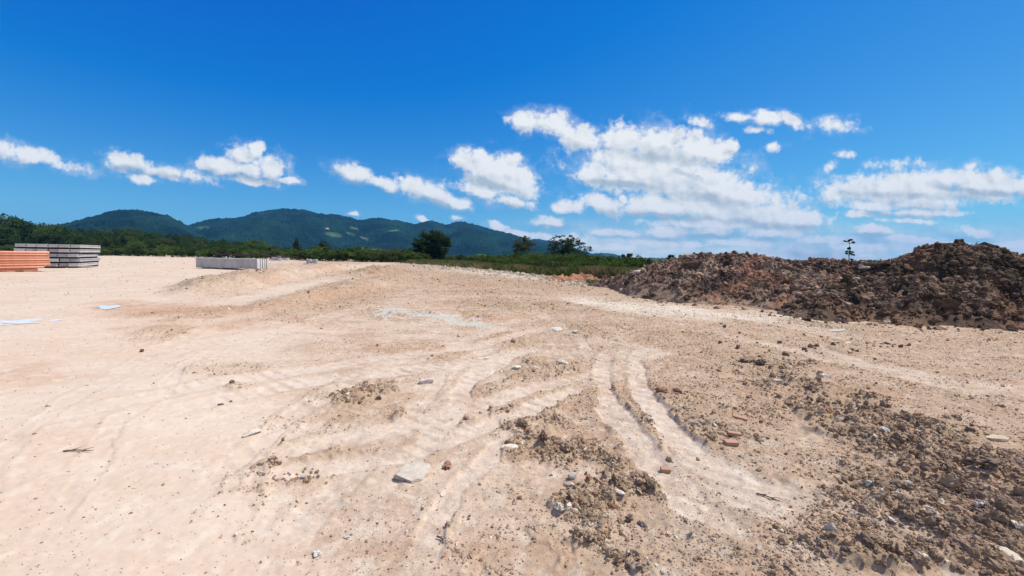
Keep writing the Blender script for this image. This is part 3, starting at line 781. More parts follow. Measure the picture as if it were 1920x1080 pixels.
brick("thin orange brick shard, upper one right of the wheel rut", 1386, 793, 0.13, 0.05, 0.03, -0.35, (0.1, 0.15))
brick("pinkish brick shard half covered just above the lower broken brick", 1376, 824, 0.12, 0.045, 0.03, -0.1, (0.05, 0.1))
brick("small orange brick piece lying between the two wheel ruts", 1248, 880, 0.075, 0.045, 0.04, -0.1, (0.1, 0.0))

# stones lying on the heaps
def on_heap(grid, px, py):
    x, y, h, env = grid
    qx, qy = project(x, y, h)
    k = np.argmin((qx - px) ** 2 + (qy - py) ** 2 + 0.0005 * np.hypot(x, y))
    return (x[k], y[k], h[k])
stone("white_slab", "white slab on the saddle between the two spoil heaps", "stone slab", 0, 0, 0.42, "slab", WHT, 0.35, 60, 0, on_heap(gridB, 1625, 505), .6, .1)
stone("pale_slab", "pale slab lying on the shoulder left of the dark summit", "stone slab", 0, 0, 0.5, "slab", (0.5, 0.46, 0.38), 0.3, 61, 0, on_heap(gridB, 1690, 493), .6, .1)
stone("buried_slab", "long pale slab sticking out of the dark heap near its summit", "stone slab", 0, 0, 0.42, "slab", (0.30, 0.235, 0.17), 0.3, 62, -0.5, on_heap(gridB, 1812, 505), .35, .2)
stone("foot_boulder", "rounded brown boulder at the foot of the dark heap", "boulder", 1643, 604, 0.3, "round", (0.28, 0.22, 0.17), 0.7, 63)
stone("foot_boulder", "flat tan boulder at the foot of the dark heap, right of the brown one", "boulder", 1684, 606, 0.32, "slab", (0.42, 0.33, 0.24), 0.45, 64)
stone("pale_slab", "grey pink slab on the upper left end of the long heap", "stone slab", 0, 0, 0.65, "slab", (0.44, 0.36, 0.32), 0.4, 65, 0.5, on_heap(gridA, 1198, 512), .6, .1)
stone("heap_boulder", "brown block on the crest of the long heap at its left", "boulder", 0, 0, 0.75, "round", (0.24, 0.18, 0.15), 0.8, 66, 0, on_heap(gridA, 1293, 489), .8, .1)

# medium clods, one object each
def medium_clods():
    rg = np.random.default_rng(77)
    protos = [crumb_proto(700 + i) for i in range(8)]
    zones_ = [("clods of the dark band at right", "brown clod in the dark clod band running to the right edge", [(1500, 735), (1600, 790), (1720, 850), (1900, 950)], 55, 62, (0.055, 0.15), BRN),
              ("clods in the bottom right corner", "brown clod in the heap of clods filling the bottom right corner", [(1920, 1010), (1800, 1035), (1640, 1068)], 45, 34, (0.05, 0.12), (0.30, 0.21, 0.15)),
              ("clods of the middle patch", "reddish clod in the small clod patch left of centre", [(640, 735), (700, 755)], 14, 16, (0.045, 0.09), RDB),
              ("clods between the ruts", "brown clod in the gravelly ground left of the wheel ruts", [(990, 810), (1080, 880), (1180, 950)], 35, 26, (0.03, 0.06), BRN),
              ("clods right of the ruts", "tan clod in the stony ground right of the wheel ruts", [(1260, 720), (1330, 780), (1420, 840)], 50, 36, (0.03, 0.07), (0.36, 0.27, 0.19)),
              ("clods of the far right ground", "dark clod on the rough ground before the tall dark heap", [(1330, 640), (1560, 660), (1750, 640)], 18, 40, (0.06, 0.15), DRK),
              ("clods of the lower left ridge", "pinkish clod in the short clod ridge at lower left", [(515, 900), (600, 868)], 9, 14, (0.03, 0.06), (0.36, 0.24, 0.18))]
    for grp, lab, pts, spread, n, (s0, s1), c in zones_:
        meshes = []
        for k, (P, Fc) in enumerate(protos):
            cc = np.array(c) * (1 + 0.25 * noise3(P * 2.5, k))[:, None]
            meshes.append(mesh_np("dirt_clod", P, Fc, 3, cc, False, MAT_STONE))
        for q in range(n):
            i = rg.integers(0, len(pts) - 1); t = rg.uniform()
            px = pts[i][0] * (1 - t) + pts[i + 1][0] * t + rg.normal(0, spread * .6)
            py = pts[i][1] * (1 - t) + pts[i + 1][1] * t + rg.normal(0, spread * .5)
            if px > 1915 or py > 1075: px, py = min(px, 1905 - 40 * rg.uniform()), min(py, 1070 - 40 * rg.uniform())
            p = gpos(px, py)
            s = 0.62 * (s0 + (s1 - s0) * rg.uniform() ** 2.2)
            o = link("dirt_clod", meshes[rg.integers(0, 8)])
            o.scale = (s * .55, s * .55, s * .5); o.location = (p.x, p.y, p.z + s * 0.12)
            o.rotation_euler = tuple(rg.uniform(0, 6.28, 3))
            tag(o, lab, "dirt clod", grp)
medium_clods()

# dry twig on the left foreground
def tube_mesh(name, chains, mat, sides=6):
    VV, FF, off = [], [], 0
    for pts, rad in chains:
        P = np.array(pts, float); rad = np.array(rad, float)
        T = np.gradient(P, axis=0); T /= np.linalg.norm(T, axis=1)[:, None] + 1e-9
        ref = np.where(np.abs(T[:, 2:3]) > 0.9, np.array([[1.0, 0, 0]]), np.array([[0, 0, 1.0]]))
        A = np.cross(T, ref); A /= np.linalg.norm(A, axis=1)[:, None] + 1e-9
        B = np.cross(T, A)
        th = np.arange(sides) / sides * 2 * math.pi
        ring = P[:, None] + rad[:, None, None] * (np.cos(th)[None, :, None] * A[:, None] + np.sin(th)[None, :, None] * B[:, None])
        n = len(P)
        VV.append(ring.reshape(-1, 3))
        i = np.arange(n - 1)[:, None] * sides; j = np.arange(sides)[None]; jn = (j + 1) % sides
        FF.append((np.stack([i + j, i + jn, i + sides + jn, i + sides + j], -1).reshape(-1, 4)) + off)
        off += n * sides
    return mesh_np(name, np.concatenate(VV), np.concatenate(FF), 4, None, True, mat)

def twig(label, px, py, l, rz, seed):
    rg = np.random.default_rng(seed); p = gpos(px, py)
    ch = []
    main = [(l * (t - .5), 0.02 * l * math.sin(t * 5), 0.008 + 0.02 * l * abs(math.sin(t * 4))) for t in np.linspace(0, 1, 9)]
    ch.append((main, np.linspace(0.006, 0.002, 9)))
    for t, a in ((0.35, 0.7), (0.55, -0.6), (0.7, 0.5)):
        b = np.array(main[int(t * 8)])
        ch.append(([tuple(b + np.array([math.cos(a), math.sin(a), 0.15]) * l * 0.3 * k) for k in np.linspace(0, 1, 4)], np.linspace(0.004, 0.001, 4)))
    o = link("dry_twig", tube_mesh("dry_twig", ch, MAT_TIMBER, 5)); o.location = p; o.rotation_euler[2] = rz
    tag(o, label, "twig")
twig("thin dry twig lying alone on the bare left foreground", 148, 850, 0.22, 0.1, 3)
twig("small dry twig on the smooth lower right soil", 1440, 935, 0.14, -0.7, 5)
twig("short dark stick near the bottom centre of the soil", 828, 1006, 0.07, -0.6, 6)

# ------------------------------------------------------------------ puddles
def water_mat():
    m, nt, out = new_mat("muddy_water")
    p = N(nt, "ShaderNodeBsdfPrincipled", i_Roughness=0.04); p.inputs["Base Color"].default_value = (0.80, 0.74, 0.67, 1)
    p.inputs["IOR"].default_value = 1.33; p.inputs["Specular IOR Level"].default_value = 0.12
    tc = N(nt, "ShaderNodeTexCoord"); nz = N(nt, "ShaderNodeTexNoise", i_Scale=6, i_Detail=2); L(nt, tc.outputs["Object"], nz.inputs["Vector"])
    b = N(nt, "ShaderNodeBump", i_Strength=0.03, i_Distance=0.01); L(nt, nz.outputs[0], b.inputs["Height"]); L(nt, b.outputs[0], p.inputs["Normal"])
    L(nt, p.outputs[0], out.inputs[0]); return m
MAT_WATER = water_mat()
def puddle(px, py, rx, ry, seed):
    p = gpos(px, py); n = 48
    th = np.arange(n) / n * 2 * math.pi
    rr = 1 + 0.35 * noise2(np.cos(th) * 1.6 + seed, np.sin(th) * 1.6, seed)
    a = math.atan2(p.x, p.y)
    e1, e2 = np.cos(th) * rx * rr, np.sin(th) * ry * rr
    x = p.x + e1 * math.cos(a) + e2 * math.sin(a); y = p.y - e1 * math.sin(a) + e2 * math.cos(a)
    z = float(np.median(hz(x, y))) + 0.006
    V = np.concatenate([[[p.x, p.y, z]], np.stack([x, y, np.full(n, z)], -1)])
    Fc = np.array([[0, 1 + i, 1 + (i + 1) % n] for i in range(n)])
    o = link("puddle", mesh_np("puddle", V, Fc, 3, None, True, MAT_WATER)); tag(o, kind="structure")
puddle(206, 577, 0.24, 0.75, 1); puddle(62, 604, 0.42, 0.4, 2); puddle(4, 607, 0.35, 0.45, 3)

# ------------------------------------------------------------------ building materials of the site
def box_bm(bm, c, s, bev=0.0, seg=1):
    g = bmesh.ops.create_cube(bm, size=1)
    for v in g['verts']: v.co = Vector((v.co.x * s[0] + c[0], v.co.y * s[1] + c[1], v.co.z * s[2] + c[2]))
    if bev:
        ed = list({e for v in g['verts'] for e in v.link_edges})
        bmesh.ops.bevel(bm, geom=ed, offset=bev, segments=seg, affect='EDGES')
def bm_mesh(bm, name, mat):
    bmesh.ops.recalc_face_normals(bm, faces=bm.faces[:])
    me = bpy.data.meshes.new(name); bm.to_mesh(me); bm.free(); me.materials.append(mat); return me

def profile_prism(bm, prof, y0, y1):
    a = [bm.verts.new((x, y0, z)) for x, z in prof]; b = [bm.verts.new((x, y1, z)) for x, z in prof]
    n = len(prof)
    for i in range(n): bm.faces.new((a[i], a[(i + 1) % n], b[(i + 1) % n], b[i]))
    bm.faces.new(a[::-1]); bm.faces.new(b)

# --- stack of precast floor slabs: local x across the slab ends, y along the slabs
SL_W, SL_T, SL_L = 0.63, 0.255, 6.5
def slab_mesh(nm):
    bm = bmesh.new()
    w, t = SL_W / 2 - 0.012, SL_T
    k = 0.035  # shear key groove along both sides
    prof = [(-w, 0), (w, 0), (w, t * .38), (w - k, t * .45), (w - k, t * .68), (w, t * .75), (w, t * .97), (w - .01, t), (-w + .01, t), (-w, t * .97), (-w, t * .75), (-w + k, t * .68), (-w + k, t * .45), (-w, t * .38)]
    profile_prism(bm, prof, 0, SL_L)
    return bm_mesh(bm, nm, MAT_CONC_SLAB)
slab_me = slab_mesh("floor_slab")
bmk = bmesh.new(); box_bm(bmk, (0, 0, 0), (SL_W * 6, 0.09, 0.13), 0.006); batten_me = bm_mesh(bmk, "timber_batten", MAT_TIMBER)
SA = Vector((-39.4, 33.9, 0)); SB = Vector((-36.3, 35.9, 0))
sdir = (SB - SA).normalized(); srz = math.atan2(sdir.y, sdir.x)
def S(lx, ly, lz):
    return SA + sdir * lx + Vector((-sdir.y, sdir.x, 0)) * ly + Vector((0, 0, lz))
zb = float(hz(SA.x + 2, SA.y + 3)[0]) + 0.02
ORD = ["bottom", "second", "middle", "fourth", "top"]
POSN = ["leftmost", "second from the left", "third from the left", "third from the right", "second from the right", "rightmost"]
for lay in range(5):
    z0 = zb + lay * (SL_T + 0.135)
    bx = random.uniform(-.06, .06) + (0.12 if lay == 4 else 0)
    for yy in (0.5, SL_L - 0.6):
        o = link("timber_batten", batten_me); o.location = S(SL_W * 3 + bx, yy + random.uniform(-.1, .1), z0 + 0.065); o.rotation_euler[2] = srz
        tag(o, "dark timber batten under the %s layer of the grey slab stack" % ORD[lay], "batten", "battens in the slab stack")
    for k in range(6):
        o = link("concrete_slab", slab_me)
        o.location = S(SL_W * (k + .5) + bx, random.choice((-.13, -.05, 0, .06, .13)), z0 + 0.1315); o.rotation_euler = (0, 0, srz)
        tag(o, "grey concrete slab, %s in the %s layer of the slab stack" % (POSN[k], ORD[lay]), "concrete slab", "stacked concrete slabs")

# --- wall panels standing on edge
PA = Vector((-29.5, 40.0, 0)); PB = Vector((-22.9, 38.5, 0))
pdir = (PB - PA).normalized(); pn = Vector((-pdir.y, pdir.x, 0)); prz = math.atan2(pdir.y, pdir.x); PL = (PB - PA).length
zp = float(hz(-25, 39)[0]) + 0.02
th = [0.34, 0.2, 0.17, 0.17, 0.17]; yy = 0
LBL = ["wide pale precast panel at the front of the row of upright panels", "second upright concrete panel from the front of the row", "middle thin concrete panel of the upright row", "fourth upright concrete panel from the front", "rearmost upright concrete panel of the row"]
for k, t in enumerate(th):
    root = empty("precast_beam", PA + pn * (yy + t / 2) + pdir * (PL / 2 + random.uniform(-.08, .08)) + Vector((0, 0, zp + 0.10)), prz)
    tag(root, LBL[k], "concrete beam", "precast panels standing on edge")
    bm = bmesh.new(); box_bm(bm, (0, 0, 0.45), (PL, t, 0.90 + 0.02 * (k % 2)), 0.012); link("body", bm_mesh(bm, "body", MAT_CONC), root)
    bm = bmesh.new(); box_bm(bm, (PL / 2 + 0.004, 0, 0.45), (0.008, t * 0.86, 0.84), 0.002); link("sunlit_end", bm_mesh(bm, "sunlit_end", MAT_CONC_LIGHT), root)  # lighter plate over the beam end, its sunlit brightness put into the colour
    yy += t + 0.07
for k, lx in enumerate((0.9, 3.2, 5.7)):
    bm = bmesh.new(); box_bm(bm, (0, 0, 0), (0.22 if k != 1 else 0.3, 1.55, 0.12), 0.01)
    o = link("timber_sleeper", bm_mesh(bm, "timber_sleeper", MAT_TIMBER)); o.location = PA + pdir * lx + pn * 0.72 + Vector((0, 0, zp + 0.038)); o.rotation_euler[2] = prz
    tag(o, "dark timber sleeper under the %s of the upright panels" % ("left end", "middle", "right end")[k], "sleeper", "sleepers under the panels")

# --- low barrier of dark posts with a sagging cable behind the panels
def barrier():
    Yb = 58.0
    xs = [404, 427, 453, 471, 480]
    tops = [482 - 2, 480, 481, 483, 482]
    P = []
    for px in xs:
        x, y, z = at_depth(px, 480, Yb); P.append((float(x), Yb))
    root = empty("site_barrier", (P[0][0], Yb, float(hz(P[0][0], Yb)[0])))
    tag(root, "low rusty barrier of posts and a sagging rail behind the upright panels", "barrier")
    o0 = root.location
    tp = []
    for (x, y), t in zip(P, tops):
        bm = bmesh.new(); bmesh.ops.create_cone(bm, cap_ends=True, segments=8, radius1=0.12, radius2=0.10, depth=1.5)
        p = link("post", bm_mesh(bm, "post", MAT_DARKMETAL), root); p.location = (x - o0.x, 0, 0.70)
        p.rotation_euler = (0, random.uniform(-.06, .06), 0)
        tp.append((x - o0.x, 0, 1.38))
    tp.append((tp[-1][0] + 5.5, 0.5, 1.0))
    pts = []
    for a, b in zip(tp[:-1], tp[1:]):
        for t in np.linspace(0, 1, 9)[:-1]:
            pts.append((a[0] + (b[0] - a[0]) * t, a[1] + (b[1] - a[1]) * t, a[2] + (b[2] - a[2]) * t - 0.22 * math.sin(math.pi * t)))
    pts.append(tp[-1])
    link("rail", tube_mesh("rail", [(pts, [0.09] * len(pts))], MAT_DARKMETAL), root)
barrier()

# --- concrete blocks on bases further back
def blocks(px, py, label, n, w):
    p = gpos(px, py)
    root = empty("block_pair" if n == 2 else "block_row", p)
    tag(root, label, "concrete blocks", "concrete blocks set out at the back of the site")
    bm = bmesh.new(); box_bm(bm, (0, 0, 0.09), (n * w * 1.5 + 0.5, w * 1.5, 0.16), 0.02); link("base", bm_mesh(bm, "base", MAT_CONC_LIGHT), root)
    for k in range(n):
        bm = bmesh.new()
        hh = w * 1.1 * random.uniform(.85, 1.1)
        box_bm(bm, ((k - (n - 1) / 2) * w * 1.5, 0, 0.175 + hh / 2), (w, w, hh), 0.03)
        box_bm(bm, ((k - (n - 1) / 2) * w * 1.5 + w * 0.5 + 0.045, 0, 0.175 + hh * .45), (0.08, w * .6, hh * .8), 0.01)
        link("block", bm_mesh(bm, "block", MAT_CONC), root)
    return root
blocks(518, 489, "group of two grey concrete blocks just right of the upright panels", 2, 0.62)
blocks(533, 488, "far pair of grey concrete blocks beside the block group by the panels", 2, 0.55)
blocks(585, 496, "isolated pair of grey concrete blocks on white bases near the trees", 2, 0.55)

# --- orange pipes
def pipe_mesh(r, l, th=0.008):
    bm = bmesh.new(); sg = 24
    def ring(rad, y): return [bm.verts.new((rad * math.cos(a), y, rad * math.sin(a))) for a in np.arange(sg) / sg * 2 * math.pi]
    rs = [ring(r, 0), ring(r, l - 0.22), ring(r * 1.10, l - 0.16), ring(r * 1.10, l), ring(r * 1.10 - th, l), ring(r - th, l - 0.2), ring(r - th, 0)]
    rs.append(rs[0])
    for a, b in zip(rs[:-1], rs[1:]):
        for i in range(sg):
            f = bm.faces.new((a[i], a[(i + 1) % sg], b[(i + 1) % sg], b[i])); f.smooth = True
    return bm_mesh(bm, "pipe", MAT_PIPE)
PR = 0.085
pipe_me = pipe_mesh(PR, 6.0)
QB = Vector((-33.0, 30.6, 0)); qdir = Vector((0.34, 0.94, 0)).normalized(); qn = Vector((-qdir.y, qdir.x, 0))
qrz = math.atan2(qdir.y, qdir.x) - math.pi / 2
RW = ["bottom", "second", "third", "fourth", "fifth", "sixth", "seventh", "top"]
DP = ["front", "second", "third", "rear"]
zq = float(hz(-33, 28)[0]) + 0.05
for row in range(8):
    for dpt in range(4):
        off = (PR * 0.35 if row % 2 else 0) + dpt * PR * 2.16 + (0.11 if row == 0 else 0.0)
        jit = random.uniform(-.12, .05) - (0.55 if row == 0 else 0.2 if row == 1 else 0)
        p = QB + qn * off - qdir * (6.0 - jit) + Vector((0, 0, zq + PR * 1.1 + row * PR * 1.98))
        o = link("orange_pipe", pipe_me); o.location = p; o.rotation_euler = (0, 0, qrz)
        tag(o, "orange plastic pipe, %s pipe of the %s row in the pile at the left edge" % (DP[dpt], RW[row]), "pipe", "pile of orange pipes")
for k in range(2):
    bm = bmesh.new(); box_bm(bm, (0, 0, 0), (0.9, 0.09, 0.05), 0.005)
    o = link("pipe_bearer", bm_mesh(bm, "pipe_bearer", MAT_TIMBER)); o.location = QB + qn * 0.3 - qdir * (1.4 + 3 * k) + Vector((0, 0, zq - 0.022)); o.rotation_euler[2] = qrz
    tag(o, "timber bearer under the orange pipes, %s one" % ("right hand", "left hand")[k], "bearer", "bearers under the pipes")
# white sheet bundle behind the pipes, cut by the frame
def sheet_roll():
    p = Vector((-52.0, 42.0, 0)); z = float(hz(p.x, p.y)[0])
    bm = bmesh.new()
    box_bm(bm, (0, 0, 0.55), (2.6, 1.2, 1.1), 0.12, 2); box_bm(bm, (0.5, 0, 1.24), (1.5, 0.9, 0.27), 0.1, 2)
    o = link("white_bundle", bm_mesh(bm, "white_bundle", MAT_CONC_LIGHT)); o.location = (p.x, p.y, z); o.rotation_euler[2] = 0.5
    tag(o, "white wrapped bundle behind the orange pipes at the left edge", "bundle")
sheet_roll()

# ------------------------------------------------------------------ vegetation
GREENS = {"forest": ((0.036, 0.068, 0.018), (0.078, 0.125, 0.032)), "dark": ((0.028, 0.048, 0.016), (0.058, 0.085, 0.027)),
          "light": ((0.070, 0.120, 0.027), (0.12, 0.175, 0.042)), "olive": ((0.065, 0.085, 0.032), (0.115, 0.13, 0.05)),
          "grey": ((0.042, 0.066, 0.03), (0.075, 0.105, 0.046))}
def leaves(centers, rad, per, size, palette, rg, droop=0.3):
    n = len(centers)
    C = np.repeat(centers, per, axis=0); rd = np.repeat(np.broadcast_to(rad, (n,)), per)
    m = len(C)
    v = rg.normal(size=(m, 3)); v /= np.linalg.norm(v, axis=1)[:, None]
    P = C + v * (rd * rg.uniform(0.2, 1, m) ** 0.6)[:, None] * np.array([1, 1, 0.75])
    a = rg.normal(size=(m, 3)); a[:, 2] -= droop; a /= np.linalg.norm(a, axis=1)[:, None]
    nrm = rg.normal(size=(m, 3)); nrm[:, 2] = np.abs(nrm[:, 2]) + 0.5
    b = np.cross(a, nrm); b /= np.linalg.norm(b, axis=1)[:, None] + 1e-9
    s = size * rg.uniform(0.6, 1.35, m)[:, None]
    up = np.cross(a, b) * s * 0.15
    V = np.stack([P - a * s * .5, P + b * s * 0.36 + up, P + a * s * .5, P - b * s * 0.36 + up], 1).reshape(-1, 3)
    Fc = np.arange(m * 4).reshape(-1, 4)
    lo, hi = map(np.array, GREENS[palette])
    tcl = np.repeat(rg.uniform(0, 1, n), per); t = np.clip(0.65 * tcl + 0.35 * rg.uniform(0, 1, m), 0, 1)[:, None]
    c = np.repeat(lo + (hi - lo) * t, 4, axis=0)
    return V, Fc, c

def make_tree(seed, H, W, base, nclump, per, leaf, palette, rclump, trunk_r, gap=0.15, shape="round", bark=None, multi=1):
    """unit tree at the origin: returns (trunk mesh, crown mesh)"""
    rg = np.random.default_rng(seed)
    C = []
    while len(C) < nclump:
        v = rg.normal(size=3); v /= np.linalg.norm(v); r = rg.uniform(0, 1) ** 0.42
        q = v * r
        ang = math.atan2(q[1], q[0])
        lob = 1 + 0.22 * math.sin(ang * 3 + seed) + 0.12 * math.sin(ang * 5 + seed * 2)
        zz = (q[2] + 1) / 2
        if shape == "round": wf = 1.0
        elif shape == "umbrella": wf = 0.45 + 0.75 * zz
        elif shape == "cone": wf = 1.25 - 0.85 * zz
        else: wf = 1.0
        p = np.array([q[0] * W / 2 * lob * wf, q[1] * W / 2 * lob * wf, base * H + zz * (1 - base) * H])
        if noise3((p / (0.22 * H))[None] + seed * 3.1, seed)[0] < -0.55 + gap * 2 and rg.uniform() < 0.85: continue
        C.append(p)
    C = np.array(C)
    rad = rclump * rg.uniform(0.65, 1.25, nclump)
    V, Fc, c = leaves(C, rad, per, leaf, palette, rg)
    crown = mesh_np("crown", V, Fc, 4, c, False, MAT_LEAF)
    ch = []
    tops = []
    for m in range(multi):
        a = 6.28 * m / multi + rg.uniform(0, 1); lean = 0.0 if multi == 1 else 0.16 * W
        tt = np.linspace(0, 1, 8)
        hh = (base + (1 - base) * 0.62) * H
        pts = [(math.cos(a) * lean * t + 0.03 * H * math.sin(t * 4 + seed) * t, math.sin(a) * lean * t + 0.02 * H * math.cos(t * 5) * t, hh * t - 0.15) for t in tt]
        ch.append((pts, trunk_r / math.sqrt(multi) * (1.15 - 0.95 * tt) + 0.01)); tops.append(np.array(pts))
    for k in rg.choice(nclump, min(nclump, 22), replace=False):
        T = tops[rg.integers(0, multi)]; e = C[k]
        cand = [i for i in range(2, 8) if T[i][2] < e[2] - 0.02 * H] or [2]
        s = T[cand[-1] if rg.uniform() < .5 else cand[len(cand) // 2]]
        mid = (s + e) / 2 + np.array([0, 0, 0.04 * H]) + rg.normal(0, 0.015 * H, 3)
        pts = [s, s * .55 + mid * .45, mid, mid * .4 + e * .6, e]
        ch.append((pts, np.linspace(trunk_r * 0.28, trunk_r * 0.04, 5)))
    trunk = tube_mesh("trunk", ch, bark or MAT_BARK, 6)
    return trunk, crown

def place(meshes, name, label, cat, x, y, scale, rz, group=None, sxy=None):
    z = float(hz(x, y)[0])
    root = empty(name, (x, y, z), rz); sx = sxy or scale
    root.scale = (sx, sx, scale)
    tag(root, label, cat, group)
    link("trunk", meshes[0], root); link("crown", meshes[1], root)
    return root

# kinds
FOREST = [make_tree(10 + i, 10, 8.5 + (i % 3), 0.12 + 0.05 * (i % 3), 120, 26, 0.55, ("forest", "forest", "light", "dark", "forest", "olive", "dark", "forest")[i], 1.05, 0.22, 0.16, ("round", "umbrella", "round", "cone", "round", "umbrella", "round", "cone")[i]) for i in range(8)]
SHRUB = [make_tree(40 + i, 3, 3.6 + 0.5 * (i % 3), 0.0, 75, 30, 0.24, ("forest", "light", "forest", "dark", "light", "olive")[i], 0.48, 0.05, 0.14, "round", None, 3) for i in range(6)]
BIG = make_tree(61, 10, 10.5, 0.02, 300, 44, 0.46, "dark", 0.95, 0.42, 0.05, "round")
AIRY1 = make_tree(71, 10, 7.0, 0.02, 210, 34, 0.30, "olive", 0.6, 0.16, 0.14, "round", None, 4)
AIRY2 = make_tree(75, 10, 10.5, 0.0, 240, 36, 0.32, "grey", 0.62, 0.2, 0.18, "round", None, 4)

SIL_X = [-400, 0, 25, 45, 65, 100, 160, 250, 330, 400, 440, 470, 500, 540, 600, 650, 700, 780, 850]
SIL_Y = [405, 407, 407, 413, 419, 421, 428, 431, 438, 449, 447, 455, 457, 463, 463, 466, 469, 473, 478]
def horizon(px): return 480 + (px - 960) * 0.015
def forest():
    rg = np.random.default_rng(21)
    kinds = ["broad dark green tree", "spreading dark green tree", "light green bushy tree", "narrow dark tree", "rounded green tree", "olive green flat topped tree", "dense blackish green tree", "pointed green tree"]
    secs = [(120, "in the wood behind the orange pipes"), (260, "in the wood behind the slab stack"), (420, "in the wood between slab stack and upright panels"), (560, "in the wood behind the upright panels"), (900, "in the wood below the hill clearing")]
    n = 0
    for row, (Y0, Y1, step, hf) in enumerate(((215, 235, 17, 1.0), (175, 195, 17, 0.97), (140, 155, 20, 0.74), (118, 128, 26, 0.55))):
        px = -330.0
        while px < 800:
            px += step * rg.uniform(0.6, 1.4) * (0.8 if px < 350 else 1.0)
            Y = rg.uniform(Y0, Y1)
            if px > 560: Y *= 0.80 if row < 2 else 0.92
            if row == 3 and (px < 250): continue
            sil = np.interp(px, SIL_X, SIL_Y)
            topz = CAMZ + (horizon(px) - sil) / F * Y
            k = int(rg.integers(0, 8))
            Hh = topz * hf * rg.uniform(0.82, 1.04)
            Hh = max(Hh, 2.2)
            x, _, _ = at_depth(px, 480, Y)
            if px < -60 and abs(px) % 3 < 1: pass
            place(FOREST[k], "forest_tree", kinds[k] + " " + next(s for lim, s in secs if px < lim), "tree", float(x), Y, Hh / 10, rg.uniform(0, 6.28), "trees of the wood along the back of the site", max(Hh / 10, 0.5) * rg.uniform(0.8, 1.1))
            n += 1
    print("forest", n)
forest()

def tree_at(meshes, name, label, px, base_Y, top_y, wpx=None, W0=None, rz=0.3, group=None):
    x, Y, z = at_depth(px, top_y, base_Y)
    x = float(x); z = float(z); gz = float(hz(x, base_Y)[0])
    sc = (z - gz) / 10 / 0.98
    sxy = sc
    if wpx: sxy = (wpx / F * base_Y) / W0
    return place(meshes, name, label, "tree", x, base_Y, sc, rz, group, sxy)
tree_at(BIG, "broadleaf_tree", "big dark round tree standing alone before the hill", 812, 92, 434, 66, 10.5, 0.4)
tree_at(AIRY1, "airy_tree", "thin olive tree with twiggy top left of the taller airy tree", 982, 76, 444, 44, 7.0, 0.2)
tree_at(AIRY2, "airy_tree", "tall airy tree with open tufted crown against the clouds", 1062, 70, 441, 84, 10.5, 1.0)
tree_at(FOREST[1], "broadleaf_tree", "dark crowned tree rising highest at the far left edge", 18, 150, 404, 62, 9.5, 1.2)
tree_at(FOREST[2], "round_tree", "light green dome shaped tree right of the upright panels", 480, 112, 449, 44, 10.5)
tree_at(FOREST[3], "dark_tree", "narrow dark tree standing above the wood left of the block pair", 556, 135, 447, 16, 8.5)
tree_at(FOREST[6], "dark_tree", "dark pointed tree above the wood right of the block pair", 607, 108, 452, 24, 8.5)
for px, ty, w, Y, lab in ((1112, 480, 24, 54, "rounded dark tree right of the airy tree"), (1135, 481, 26, 55, "middle dark tree of the far field edge"), (1160, 481, 22, 56, "dark tree left of the thin one at the field edge"),
                           (1198, 480, 24, 57, "dark tree right of the thin one at the field edge"), (1215, 484, 26, 58, "low dark tree at the left end of the long heap"), (1238, 487, 24, 58, "lowest dark tree just behind the long heap's left end")):
    tree_at(FOREST[(3, 6, 0, 6)[int(px) % 4]], "field_tree", lab, px, Y, ty, w, 9.0, px * .1, "trees along the far field")

